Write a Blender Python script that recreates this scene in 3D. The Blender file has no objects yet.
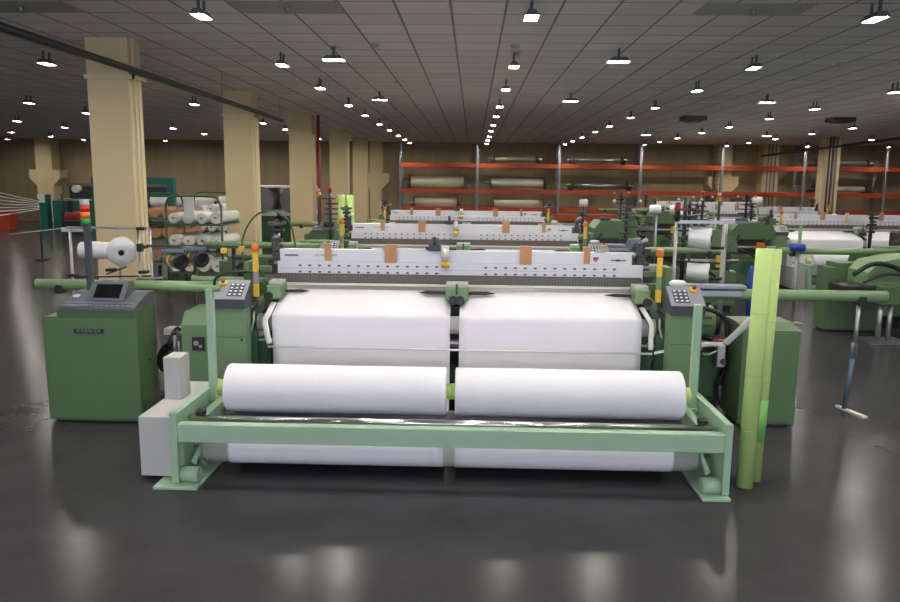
import bpy, bmesh, math, random
from mathutils import Vector, Matrix
random.seed(7)
C = bpy.context.scene.collection
PI = math.pi
CEIL = 4.07

# ------------------------------------------------------------------ materials
def mat(name, col, rough=0.5, metal=0.0, noise=0.0, nscale=8.0, bump=0.0, bscale=60.0, emit=None, estr=0.0, spec=0.5, trans=0.0, coat=0.0):
    m = bpy.data.materials.new(name); m.use_nodes = True
    nt = m.node_tree; b = nt.nodes['Principled BSDF']
    b.inputs['Base Color'].default_value = (*col, 1)
    b.inputs['Roughness'].default_value = rough
    b.inputs['Metallic'].default_value = metal
    b.inputs['Specular IOR Level'].default_value = spec
    b.inputs['Coat Weight'].default_value = coat
    if emit:
        b.inputs['Emission Color'].default_value = (*emit, 1); b.inputs['Emission Strength'].default_value = estr
    tc = nt.nodes.new('ShaderNodeTexCoord')
    if noise:
        n = nt.nodes.new('ShaderNodeTexNoise'); n.inputs['Scale'].default_value = nscale; n.inputs['Detail'].default_value = 5
        mp = nt.nodes.new('ShaderNodeMapRange'); mp.inputs[3].default_value = 1 - noise; mp.inputs[4].default_value = 1 + noise
        mx = nt.nodes.new('ShaderNodeMix'); mx.data_type = 'RGBA'; mx.blend_type = 'MULTIPLY'; mx.inputs[0].default_value = 1
        mx.inputs[6].default_value = (*col, 1)
        nt.links.new(tc.outputs['Object'], n.inputs['Vector']); nt.links.new(n.outputs['Fac'], mp.inputs[0])
        nt.links.new(mp.outputs[0], mx.inputs[7]); nt.links.new(mx.outputs[2], b.inputs['Base Color'])
    if bump:
        n2 = nt.nodes.new('ShaderNodeTexNoise'); n2.inputs['Scale'].default_value = bscale
        bp = nt.nodes.new('ShaderNodeBump'); bp.inputs['Strength'].default_value = bump; bp.inputs['Distance'].default_value = 0.01
        nt.links.new(tc.outputs['Object'], n2.inputs['Vector']); nt.links.new(n2.outputs['Fac'], bp.inputs['Height']); nt.links.new(bp.outputs[0], b.inputs['Normal'])
    return m

GREEN = mat('loom_green', (0.092, 0.165, 0.080), 0.42, noise=.06)
PEDG = mat('pedestal_green', (0.145, 0.245, 0.125), 0.42, noise=.05)
MINT = mat('mint_green_paint', (0.34, 0.51, 0.36), 0.4, noise=.05)
TUBEG = mat('tube_green', (0.19, 0.315, 0.155), 0.35, noise=.05)
DKGREEN = mat('dark_green_casting', (0.040, 0.110, 0.052), 0.5, noise=.15)
LIME = mat('lime_cardboard', (0.42, 0.58, 0.20), 0.55, noise=.05, nscale=3)
LIMED = mat('lime_tape', (0.20, 0.50, 0.12), 0.45)
LIMEJ = mat('lime_seam', (0.34, 0.48, 0.15), 0.6)
WHITE = mat('white_cloth', (0.83, 0.82, 0.885), 0.85, noise=.02, nscale=3, bump=.15, bscale=14, spec=.2)
STRIP = mat('selvedge_white', (0.80, 0.80, 0.78), 0.9, noise=.1, nscale=30, spec=.2)
BOARD = mat('board_white', (0.70, 0.71, 0.78), 0.35, noise=.03)
SLOT = mat('slot_dark', (0.10, 0.10, 0.16), 0.6)
BOARDLINE = mat('board_seam', (0.42, 0.42, 0.50), 0.6)
REED = mat('reed_brown', (0.12, 0.105, 0.09), 0.6, metal=.3)
RACE = mat('race_grey', (0.24, 0.23, 0.22), 0.45, metal=.3, noise=.1, nscale=60)
PALE = mat('pale_metal', (0.75, 0.74, 0.68), 0.35, metal=.3)
CHROME = mat('chrome_roller', (0.80, 0.78, 0.74), 0.16, metal=1.0)
STEEL = mat('steel', (0.42, 0.43, 0.45), 0.35, metal=.85, noise=.1)
GUARD = mat('guard_plate_grey', (0.33, 0.35, 0.42), 0.3, metal=.4)
GREYBOX = mat('light_grey_enclosure', (0.50, 0.50, 0.50), 0.5, noise=.03)
DKGREY = mat('dark_grey_console', (0.048, 0.053, 0.075), 0.5)
MIDGREY = mat('console_grey', (0.105, 0.118, 0.145), 0.45)
PANELG = mat('keypad_panel_grey', (0.27, 0.27, 0.32), 0.4)
BLACK = mat('black_plastic', (0.018, 0.018, 0.02), 0.4)
SCREEN = mat('screen_black', (0.008, 0.008, 0.009), 0.15)
OILY = mat('oily_machine_metal', (0.07, 0.07, 0.065), 0.4, metal=.5, noise=.5, nscale=25)
YELLOW = mat('yellow_paint', (0.80, 0.52, 0.03), 0.45)
ORANGE = mat('orange_plastic', (0.75, 0.20, 0.03), 0.45)
RED = mat('red_paint', (0.33, 0.03, 0.02), 0.45)
BLUE = mat('blue_plastic', (0.02, 0.06, 0.35), 0.4)
BLUEGREY = mat('feeder_blue_grey', (0.14, 0.19, 0.25), 0.4, metal=.2, noise=.1)
BROWN = mat('brown_card', (0.48, 0.25, 0.13), 0.8, noise=.08, nscale=40)
CORE = mat('lime_core', (0.55, 0.74, 0.20), 0.55)
ROLLGREY = mat('roller_rubber_grey', (0.48, 0.47, 0.46), 0.7, noise=.04)
YARN = mat('silver_white_yarn', (0.82, 0.83, 0.86), 0.33, metal=.1, noise=.06, nscale=6)
COLUMN = mat('cream_column_paint', (0.74, 0.60, 0.355), 0.75, noise=.03, nscale=1.5)
COLSIDE = mat('cream_conduit', (0.76, 0.66, 0.44), 0.6)
CABLE = mat('black_cable', (0.012, 0.014, 0.02), 0.5)
RACKO = mat('rack_orange', (0.40, 0.055, 0.012), 0.5, noise=.08)
RACKG = mat('rack_grey', (0.20, 0.21, 0.23), 0.6, metal=.1)
TEAL = mat('teal_paint', (0.01, 0.15, 0.12), 0.45)
BEAMY = mat('beam_yarn_cream', (0.55, 0.50, 0.36), 0.8, noise=.05)
BEAMW = mat('beam_yarn_white', (0.70, 0.67, 0.56), 0.7, noise=.05)
PEACH = mat('peach_yarn', (0.50, 0.27, 0.14), 0.85, noise=.2, nscale=12)
LAMPH = mat('lamp_housing', (0.10, 0.10, 0.10), 0.5)
LAMP = mat('lamp_glow', (1, 1, 1), 0.5, emit=(1.0, 0.94, 0.84), estr=205)
CPANEL = mat('ceiling_access_panel', (0.42, 0.42, 0.42), 0.7)
GREYM = mat('grey_fabric', (0.2, 0.2, 0.22), 0.8, noise=.2)
PAPER = mat('paper_white', (0.75, 0.76, 0.80), 0.7)
GLOWR = mat('signal_red', (0.6, 0.02, 0.01), 0.3); GLOWO = mat('signal_orange', (0.8, 0.18, 0.01), 0.3); GLOWG = mat('signal_green', (0.03, 0.30, 0.05), 0.3); GLOWW = mat('signal_clear', (0.6, 0.62, 0.68), 0.3)

def wall_mat(name, col):
    m = mat(name, col, 0.75); nt = m.node_tree; b = nt.nodes['Principled BSDF']
    tc = nt.nodes.new('ShaderNodeTexCoord'); w = nt.nodes.new('ShaderNodeTexWave')
    w.wave_type = 'BANDS'; w.bands_direction = 'X'; w.inputs['Scale'].default_value = 0.52; w.inputs['Distortion'].default_value = 0
    r = nt.nodes.new('ShaderNodeValToRGB'); r.color_ramp.elements[0].position = 0; r.color_ramp.elements[0].color = (*[c*.88 for c in col], 1)
    r.color_ramp.elements[1].position = .06; r.color_ramp.elements[1].color = (*col, 1)
    nt.links.new(tc.outputs['Object'], w.inputs['Vector']); nt.links.new(w.outputs['Fac'], r.inputs[0]); nt.links.new(r.outputs[0], b.inputs['Base Color'])
    return m
WALL = wall_mat('tan_wall_panel', (0.37, 0.29, 0.17))
def floor_mat():
    m = mat('polished_concrete', (0.062, 0.062, 0.068), 0.16, spec=.08); nt = m.node_tree; b = nt.nodes['Principled BSDF']
    tc = nt.nodes.new('ShaderNodeTexCoord')
    n = nt.nodes.new('ShaderNodeTexNoise'); n.inputs['Scale'].default_value = .9; n.inputs['Detail'].default_value = 8; n.inputs['Roughness'].default_value = .65
    r = nt.nodes.new('ShaderNodeValToRGB'); r.color_ramp.elements[0].position = .3; r.color_ramp.elements[0].color = (.036, .0355, .040, 1)
    r.color_ramp.elements[1].position = .75; r.color_ramp.elements[1].color = (.064, .063, .069, 1)
    n2 = nt.nodes.new('ShaderNodeTexNoise'); n2.inputs['Scale'].default_value = .8; n2.inputs['Detail'].default_value = 3
    mp = nt.nodes.new('ShaderNodeMapRange'); mp.inputs[3].default_value = .15; mp.inputs[4].default_value = .25
    nt.links.new(tc.outputs['Object'], n.inputs['Vector']); nt.links.new(tc.outputs['Object'], n2.inputs['Vector'])
    nt.links.new(n.outputs['Fac'], r.inputs[0]); nt.links.new(r.outputs[0], b.inputs['Base Color'])
    nt.links.new(n2.outputs['Fac'], mp.inputs[0]); nt.links.new(mp.outputs[0], b.inputs['Roughness'])
    return m
FLOOR = floor_mat()
def ceil_mat():
    col = (0.92, 0.86, 0.87)
    m = mat('ceiling_tiles', col, 0.85); nt = m.node_tree; b = nt.nodes['Principled BSDF']; L = nt.links
    tc = nt.nodes.new('ShaderNodeTexCoord'); s = nt.nodes.new('ShaderNodeSeparateXYZ'); L.new(tc.outputs['Object'], s.inputs[0])
    def line(sock, off, half):
        a = nt.nodes.new('ShaderNodeMath'); a.operation = 'SUBTRACT'; L.new(sock, a.inputs[0]); a.inputs[1].default_value = off - 60
        d = nt.nodes.new('ShaderNodeMath'); d.operation = 'DIVIDE'; L.new(a.outputs[0], d.inputs[0]); d.inputs[1].default_value = .6
        f = nt.nodes.new('ShaderNodeMath'); f.operation = 'FRACT'; L.new(d.outputs[0], f.inputs[0])
        g = nt.nodes.new('ShaderNodeMath'); g.operation = 'SUBTRACT'; L.new(f.outputs[0], g.inputs[0]); g.inputs[1].default_value = .5
        h = nt.nodes.new('ShaderNodeMath'); h.operation = 'ABSOLUTE'; L.new(g.outputs[0], h.inputs[0])
        k = nt.nodes.new('ShaderNodeMath'); k.operation = 'GREATER_THAN'; L.new(h.outputs[0], k.inputs[0]); k.inputs[1].default_value = .5 - half/.6
        return k.outputs[0]
    lx = line(s.outputs[0], .33, .014); ly = line(s.outputs[1], .04, .012)
    n = nt.nodes.new('ShaderNodeTexWhiteNoise'); n.noise_dimensions = '2D'
    vm = nt.nodes.new('ShaderNodeVectorMath'); vm.operation = 'SNAP'; vm.inputs[1].default_value = (.6, .6, 1)
    va = nt.nodes.new('ShaderNodeVectorMath'); va.operation = 'SUBTRACT'; va.inputs[1].default_value = (.33, .04, 0)
    L.new(tc.outputs['Object'], va.inputs[0]); L.new(va.outputs[0], vm.inputs[0]); L.new(vm.outputs[0], n.inputs['Vector'])
    mp = nt.nodes.new('ShaderNodeMapRange'); mp.inputs[3].default_value = .93; mp.inputs[4].default_value = 1.05; L.new(n.outputs[0], mp.inputs[0])
    m1 = nt.nodes.new('ShaderNodeMix'); m1.data_type = 'RGBA'; m1.blend_type = 'MULTIPLY'; m1.inputs[0].default_value = 1; m1.inputs[6].default_value = (*col, 1); L.new(mp.outputs[0], m1.inputs[7])
    m2 = nt.nodes.new('ShaderNodeMix'); m2.data_type = 'RGBA'; L.new(ly, m2.inputs[0]); L.new(m1.outputs[2], m2.inputs[6]); m2.inputs[7].default_value = (.34, .33, .32, 1)
    m3 = nt.nodes.new('ShaderNodeMix'); m3.data_type = 'RGBA'; L.new(lx, m3.inputs[0]); L.new(m2.outputs[2], m3.inputs[6]); m3.inputs[7].default_value = (.30, .29, .29, 1)
    L.new(m3.outputs[2], b.inputs['Base Color'])
    return m
CEILM = ceil_mat()

# ------------------------------------------------------------------ mesh builder
class MB:
    def __init__(s): s.bm = bmesh.new(); s.mats = []
    def _mi(s, m):
        if m not in s.mats: s.mats.append(m)
        return s.mats.index(m)
    def _tag(s, faces, m, smooth):
        i = s._mi(m)
        for f in faces: f.material_index = i; f.smooth = smooth
    def box(s, x0, x1, y0, y1, z0, z1, m, bev=0.0):
        vs = [s.bm.verts.new((x, y, z)) for x in (x0, x1) for y in (y0, y1) for z in (z0, z1)]
        F = [(0,1,3,2),(4,6,7,5),(0,4,5,1),(2,3,7,6),(0,2,6,4),(1,5,7,3)]
        fs = [s.bm.faces.new([vs[i] for i in f]) for f in F]
        if bev > 0:
            es = list({e for f in fs for e in f.edges})
            r = bmesh.ops.bevel(s.bm, geom=es, offset=bev, segments=2, affect='EDGES', profile=.5)
            fs = list({f for v in r['verts'] for f in v.link_faces} | {f for f in fs if f.is_valid})
        s._tag([f for f in fs if f.is_valid], m, False); return s
    def prism(s, prof, a0, a1, m, axis='x', smooth=False):
        """prof: list of 2D points; axis x -> (y,z) profile, y -> (x,z), z -> (x,y)"""
        def P(p, a):
            return {'x': (a, p[0], p[1]), 'y': (p[0], a, p[1]), 'z': (p[0], p[1], a)}[axis]
        A = [s.bm.verts.new(P(p, a0)) for p in prof]; B = [s.bm.verts.new(P(p, a1)) for p in prof]
        n = len(prof); fs = [s.bm.faces.new(A), s.bm.faces.new(B[::-1])]
        s._tag(fs, m, False)
        fs = [s.bm.faces.new([A[i], B[i], B[(i+1) % n], A[(i+1) % n]]) for i in range(n)]
        s._tag(fs, m, smooth); return s
    def cyl(s, p0, p1, r, m, r2=None, seg=24, caps=True, capm=None):
        p0 = Vector(p0); p1 = Vector(p1); r2 = r if r2 is None else r2
        d = (p1 - p0).normalized(); u = d.orthogonal().normalized(); v = d.cross(u)
        A = []; B = []
        for i in range(seg):
            a = 2*PI*i/seg; o = u*math.cos(a) + v*math.sin(a)
            A.append(s.bm.verts.new(p0 + o*r)); B.append(s.bm.verts.new(p1 + o*r2))
        s._tag([s.bm.faces.new([A[i], A[(i+1) % seg], B[(i+1) % seg], B[i]]) for i in range(seg)], m, True)
        if caps: s._tag([s.bm.faces.new(A[::-1]), s.bm.faces.new(B)], capm or m, False)
        return s
    def lathe(s, p0, d, prof, m, seg=28):
        """prof: (t along d, radius)"""
        p0 = Vector(p0); d = Vector(d).normalized(); u = d.orthogonal().normalized(); v = d.cross(u); rings = []
        for t, r in prof:
            rings.append([s.bm.verts.new(p0 + d*t + (u*math.cos(2*PI*i/seg) + v*math.sin(2*PI*i/seg))*max(r, .0005)) for i in range(seg)])
        fs = []
        for A, B in zip(rings, rings[1:]):
            fs += [s.bm.faces.new([A[i], A[(i+1) % seg], B[(i+1) % seg], B[i]]) for i in range(seg)]
        s._tag(fs, m, True)
        s._tag([s.bm.faces.new(rings[0][::-1]), s.bm.faces.new(rings[-1])], m, False)
        return s
    def tube(s, pts, r, m, seg=10, flat=1.0, up=None):
        pts = [Vector(p) for p in pts]; rings = []; u = None
        for i, p in enumerate(pts):
            t = (pts[min(i+1, len(pts)-1)] - pts[max(i-1, 0)]).normalized()
            if u is None: u = (Vector(up) - t*Vector(up).dot(t)).normalized() if up else t.orthogonal().normalized()
            u = (u - t*u.dot(t)).normalized(); v = t.cross(u)
            rings.append([s.bm.verts.new(p + u*math.cos(2*PI*k/seg)*r + v*math.sin(2*PI*k/seg)*r*flat) for k in range(seg)])
        fs = []
        for A, B in zip(rings, rings[1:]):
            fs += [s.bm.faces.new([A[k], A[(k+1) % seg], B[(k+1) % seg], B[k]]) for k in range(seg)]
        s._tag(fs, m, True)
        s._tag([s.bm.faces.new(rings[0][::-1]), s.bm.faces.new(rings[-1])], m, False)
        return s
    def build(s, name, parent=None, origin=None):
        o0 = Vector(origin) if origin is not None else (Vector(parent_loc(parent)) if parent else Vector((0, 0, 0)))
        bmesh.ops.recalc_face_normals(s.bm, faces=s.bm.faces)
        bmesh.ops.translate(s.bm, verts=s.bm.verts, vec=-o0)
        me = bpy.data.meshes.new(name); s.bm.to_mesh(me); s.bm.free()
        for m in s.mats: me.materials.append(m)
        o = bpy.data.objects.new(name, me); C.objects.link(o)
        if parent: o.parent = parent
        else: o.location = o0
        return o
def parent_loc(o):
    v = Vector((0, 0, 0))
    while o is not None: v += o.location; o = o.parent
    return v
def smooth_path(pts, n=6):
    P = [Vector(p) for p in pts]; out = []
    for i in range(len(P)-1):
        a = P[max(i-1, 0)]; b = P[i]; c = P[i+1]; d = P[min(i+2, len(P)-1)]
        for k in range(n):
            t = k/n; out.append(.5*((2*b) + (c-a)*t + (2*a-5*b+4*c-d)*t*t + (3*b-a-3*c+d)*t**3))
    out.append(P[-1]); return out
def thing(name, label, cat, loc, group=None):
    o = bpy.data.objects.new(name, None); C.objects.link(o); o.location = loc; o.empty_display_size = .2
    return tag(o, label, cat, group)
def tag(o, label, cat, group=None):
    o['label'] = label; o['category'] = cat
    if group: o['group'] = group
    return o
def struct(o): o['kind'] = 'structure'; return o
def copy_tree(o, parent=None):
    c = o.copy(); C.objects.link(c); c.parent = parent
    for ch in list(o.children): copy_tree(ch, c)
    return c
def remove_tree(o):
    for ch in list(o.children): remove_tree(ch)
    bpy.data.objects.remove(o)

# ------------------------------------------------------------------ the hall
XL, XR, YN, YF = -34.0, 30.0, -9.0, 38.0
struct(MB().box(XL, XR, YN, YF, -.1, 0, FLOOR).build('floor'))
struct(MB().box(XL, XR, YN, YF, CEIL, CEIL+.1, CEILM).build('ceiling'))
struct(MB().box(XL-.2, XR+.2, YF, YF+.2, -.1, CEIL+.1, WALL).build('wall_back'))
struct(MB().box(XL-.2, XR+.2, YN-.2, YN, -.1, CEIL+.1, WALL).build('wall_front'))
struct(MB().box(XL-.2, XL, YN, YF, -.1, CEIL+.1, WALL).build('wall_left'))
struct(MB().box(XR, XR+.2, YN, YF, -.1, CEIL+.1, WALL).build('wall_right'))

def column(x0, x1, y0, y1, label, conduit=True, corbel=False, band=True, z1=CEIL):
    t = thing('column', label, 'column', ((x0+x1)/2, (y0+y1)/2, 0), 'cream columns')
    MB().box(x0, x1, y0, y1, 0, z1, COLUMN, .015).build('shaft', t)
    if conduit:
        m = MB()
        m.box(x1, x1+.03, y0+.10, y0+.17, 0, z1, COLSIDE, .004).box(x1, x1+.015, y0+.25, y0+.32, 0, z1, COLSIDE)
        m.build('conduit', t)
    if band:
        m = MB(); e = .02; zb = 3.52
        m.box(x0-e, x1+e+.06, y0-.03, y0, zb, zb+.06, COLSIDE).box(x1+.05, x1+.08, y0-.03, y1, zb, zb+.06, COLSIDE)
        m.build('cable_bracket', t)
    if corbel:
        m = MB(); w = .36
        for sgn in (-1, 1):
            xe = x0 if sgn < 0 else x1
            m.prism([(xe, 1.75), (xe, 2.55), (xe+sgn*w, 2.55), (xe+sgn*w, 2.15)], y0+.02, y1-.02, COLUMN, 'y')
        m.build('corbel', t)
    return t
column(-5.28, -4.69, 10.55, 10.95, 'nearest cream square column, just left behind the loom, with black overhead cable crossing it')
column(-5.42, -4.78, 16.7, 17.2, 'second cream column from the left foreground, cable ending just past it')
column(-5.44, -4.75, 22.7, 23.25, 'third cream column in the left row, with red standpipe at its right', conduit=False)
column(-5.36, -4.70, 28.7, 29.25, 'fourth cream column in the left row, no corbels', conduit=False, band=False)
column(-5.36, -4.74, 34.2, 34.75, 'fifth cream column, narrow, beside the corbelled column left of the racks', conduit=False, band=False)
column(-5.02, -4.44, 37.4, 38, 'corbelled cream wall column immediately left of the orange racks', conduit=False, corbel=True, band=False)
column(11.6, 12.3, 37.2, 38, 'corbelled cream wall column standing among the orange racks on the right', conduit=False, corbel=True, band=False)
column(-21.4, -20.6, 37.2, 38, 'corbelled cream wall column at far left behind the white threads', conduit=False, corbel=True, band=False)
column(13.8, 14.45, 31.0, 31.5, 'cream column on the right carrying dark vertical pipes, crossed by the cable', conduit=True, band=False)
column(13.75, 14.5, 37.2, 38, 'cream column on the right with grey pipes, where the right cable ends', conduit=True, band=False)
# overhead busbar cables
def cable(label, pts, rad, hang):
    t = thing('overhead_cable', label, 'cable', pts[1], 'overhead cables')
    MB().tube(pts, rad, CABLE).build('cable_run', t)
    for (x, y, z) in hang: MB().cyl((x, y, z), (x, y, CEIL), .006, STEEL, seg=6).build('hanger_rod', t)
cable('thick black overhead cable running past the left columns', [(-4.53, -3, 3.6), (-4.53, 10, 3.61), (-4.55, 18.4, 3.58)], .045, [(-4.53, -2, 3.6), (-4.54, 14.0, 3.6), (-4.55, 18.2, 3.58)])
cable('black overhead cable across the right side, ending at a far column', [(13.45, 9, 3.72), (13.45, 25, 3.68), (13.4, 36.5, 3.5)], .05, [(13.45, 10, 3.7), (13.45, 20, 3.7), (13.43, 30, 3.6), (13.4, 36.3, 3.5)])
o = MB().cyl((-4.60, 22.9, 0), (-4.60, 22.9, CEIL), .05, RED).build('fire_pipe')
tag(o, 'red vertical standpipe running up beside the third left column', 'pipe')
m = MB()
for k, dx in enumerate((0, .12, .27)): m.cyl((13.98+dx, 30.9, 0), (13.98+dx, 30.9, CEIL), .035, DKGREY if k < 2 else RACKG)
tag(m.build('pipe_bundle'), 'dark vertical pipes on the front of the right column', 'pipe')
m = MB()
for k, dx in enumerate((0, .16, .34)): m.cyl((13.95+dx, 37.12, 0), (13.95+dx, 37.12, CEIL), .03, RACKG)
tag(m.build('pipe_bundle'), 'grey vertical pipes on the farther right column', 'pipe')
# ceiling panels with nozzle
for (x, y, lab) in ((-2.07, 8.72, 'ceiling panel with nozzle left of the centre above the nearest loom'), (3.0, 8.72, 'ceiling panel with nozzle at top right of centre'), (-5.05, 8.72, 'ceiling panel with nozzle at top left near the nearest column')):
    t = thing('ceiling_panel', lab, 'ceiling panel', (x, y, CEIL), 'ceiling panels')
    MB().box(x-.58, x+.58, y-.28, y+.28, CEIL-.008, CEIL, CPANEL).build('plate', t)
    MB().lathe((x, y, CEIL-.008), (0, 0, -1), [(0, .035), (.02, .03), (.05, .012), (.06, .03), (.065, .03)], STEEL, 12).build('nozzle', t)
for i, (x, y) in enumerate(((.55, 11.0), (-1.4, 11.0), (-2.15, 12.5), (-1.5, 15.0), (5.7, 12.5))):
    o = MB().lathe((x, y, CEIL), (0, 0, -1), [(0, .06), (.02, .06), (.04, .035), (.045, .01)], CPANEL, 16).build('smoke_detector', None, (x, y, CEIL))
    tag(o, 'small round grey detector on the ceiling, ' + ['just right of the centre lamp line', 'left of centre, nearest the camera on that side', 'farther left of centre', 'left of centre, farthest back', 'on the right side'][i], 'detector', 'ceiling detectors')

# added tall windows, unseen behind the camera; glowing panes give cool front fill
FILLW = mat('window_daylight', (.5, .6, .8), .3, emit=(.78, .84, 1.0), estr=5.5)
for i, x in enumerate((-7.5, -4.5, -1.5, 1.5, 4.5, 7.5)):
    f = MB().box(x-1.3, x+1.3, YN-.02, YN+.04, .9, 3.8, GREYBOX).build('window_%d' % (i+1)); f['kind'] = 'structure'
    MB().box(x-1.2, x+1.2, YN+.04, YN+.05, 1.0, 3.7, FILLW).build('pane', f)
    MB().box(x-.03, x+.03, YN+.05, YN+.08, 1.0, 3.7, GREYBOX).build('mullion', f)
# ------------------------------------------------------------------ ceiling lamps
def make_lamp(kind, loc):
    x, y, z = loc
    t = thing('ceiling_light', '', 'ceiling light', loc)
    hw, hl = (.068, .15) if kind == 'A' else (.15, .095)
    m = MB()
    m.prism([(x-hw, z+.004), (x-hw*.6, z+.05), (x+hw*.6, z+.05), (x+hw, z+.004)], y-hl, y+hl, LAMPH, 'y')
    m.box(x-.012, x+.012, y+hl-.08, y+hl-.05, z+.05, z+.17, LAMPH).box(x-.012, x+.012, y-hl+.05, y-hl+.08, z+.05, z+.17, LAMPH)
    for a, b, c, d in ((x-hw-.008, x-hw, y-hl-.008, y+hl+.008), (x+hw, x+hw+.008, y-hl-.008, y+hl+.008), (x-hw, x+hw, y-hl-.008, y-hl), (x-hw, x+hw, y+hl, y+hl+.008)): m.box(a, b, c, d, z-.012, z+.012, LAMPH)
    m.build('housing', t)
    m = MB()
    if kind == 'A': m.box(x-hw, x+hw, y-hl, y+hl, z-.006, z+.004, LAMP)
    else:
        m.box(x-hw, x-.02, y-hl, y+hl, z-.006, z+.004, LAMP).box(x+.02, x+hw, y-hl, y+hl, z-.006, z+.004, LAMP)
    m.build('lens', t)
    return t
protoA = make_lamp('A', (0.58, 8.3, 3.9)); protoB = make_lamp('B', (-2.02, 11.2, 3.9))
usedA = usedB = False
ordn = ['nearest', 'second', 'third', 'fourth', 'fifth', 'sixth', 'seventh', 'eighth', 'ninth', 'tenth', 'eleventh']
lines = [(-21.6, 'eighth'), (-18.0, 'seventh'), (-14.2, 'sixth'), (-10.4, 'fifth'), (-6.5, 'fourth'), (-2.9, 'third'), (.58, 'centre'), (4.12, 'first'), (7.72, 'second'), (11.4, 'third'), (15.0, 'fourth'), (18.6, 'fifth')]
lname = {-21.6: 'outermost left line', -18.0: 'second line from the left', -14.2: 'third line from the left', -10.4: 'fourth line from the left', -6.5: 'line left of the big columns',
         -2.9: 'line over the left cloth rolls', .58: 'centre line over the loom', 4.12: 'line just right of the loom', 7.72: 'second line right of the loom', 11.4: 'third line right of the loom', 15.0: 'line over the right columns', 18.6: 'outermost right line'}
ys = [-6.7, -3.7, -.6, 2.4, 5.4, 8.35, 11.8, 14.68, 18.0, 20.7, 23.85, 26.65, 29.8, 32.6, 35.4]
def first_visible(x, y):
    return abs((x+.03*y)*762/max(y-.0, .1)) < 462 and y > 8.2
for X, _ in lines:
    n = 0
    for y in ys:
        if y < 5 and abs(X) > 8: continue
        if X == 7.72 and y == 11.8: continue
        vis = first_visible(X, y)
        if not vis and y > 8: pass
        if usedA: t = copy_tree(protoA)
        else: t = protoA; usedA = True
        t.location = (X, y, 3.9)
        if vis:
            t['label'] = 'small ceiling lamp, ' + ordn[min(n, 10)] + ' from the camera in the ' + lname[X]; n += 1
        else:
            t['label'] = 'small ceiling lamp outside the view, in the ' + lname[X]
        t['group'] = 'slim ceiling lamps'
for X, nm in ((-2.02, 'left of centre'), (2.03, 'right of centre'), (6.14, 'second right of centre'), (10.4, 'far right')):
    for k, y in enumerate((5.8, 11.25, 16.65, 28.0)):
        if (X > 9 and k != 3) or (X < 5 and k == 3): continue
        if X == 6.14 and k == 1: pass
        if usedB: t = copy_tree(protoB)
        else: t = protoB; usedB = True
        t.location = (X, y, 3.9)
        t['label'] = 'wide twin-lens ceiling lamp ' + nm + ', ' + ['out of view above the nearest loom', 'nearest visible', 'middle distance', 'far back'][k]
        t['group'] = 'wide twin ceiling lamps'
for X, y, nm in ((6.2, 22.3, 'left'), (10.3, 22.3, 'right')):
    t = thing('ceiling_vent', 'unlit dark square ceiling fixture, the %s of two on the right side' % nm, 'ceiling fixture', (X, y, CEIL), 'dark ceiling fixtures')
    MB().box(X-.3, X+.3, y-.3, y+.3, CEIL-.12, CEIL, LAMPH, .01).build('housing', t)
    MB().box(X-.2, X+.2, y-.2, y+.2, CEIL-.15, CEIL-.12, OILY).build('grille', t)

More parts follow.
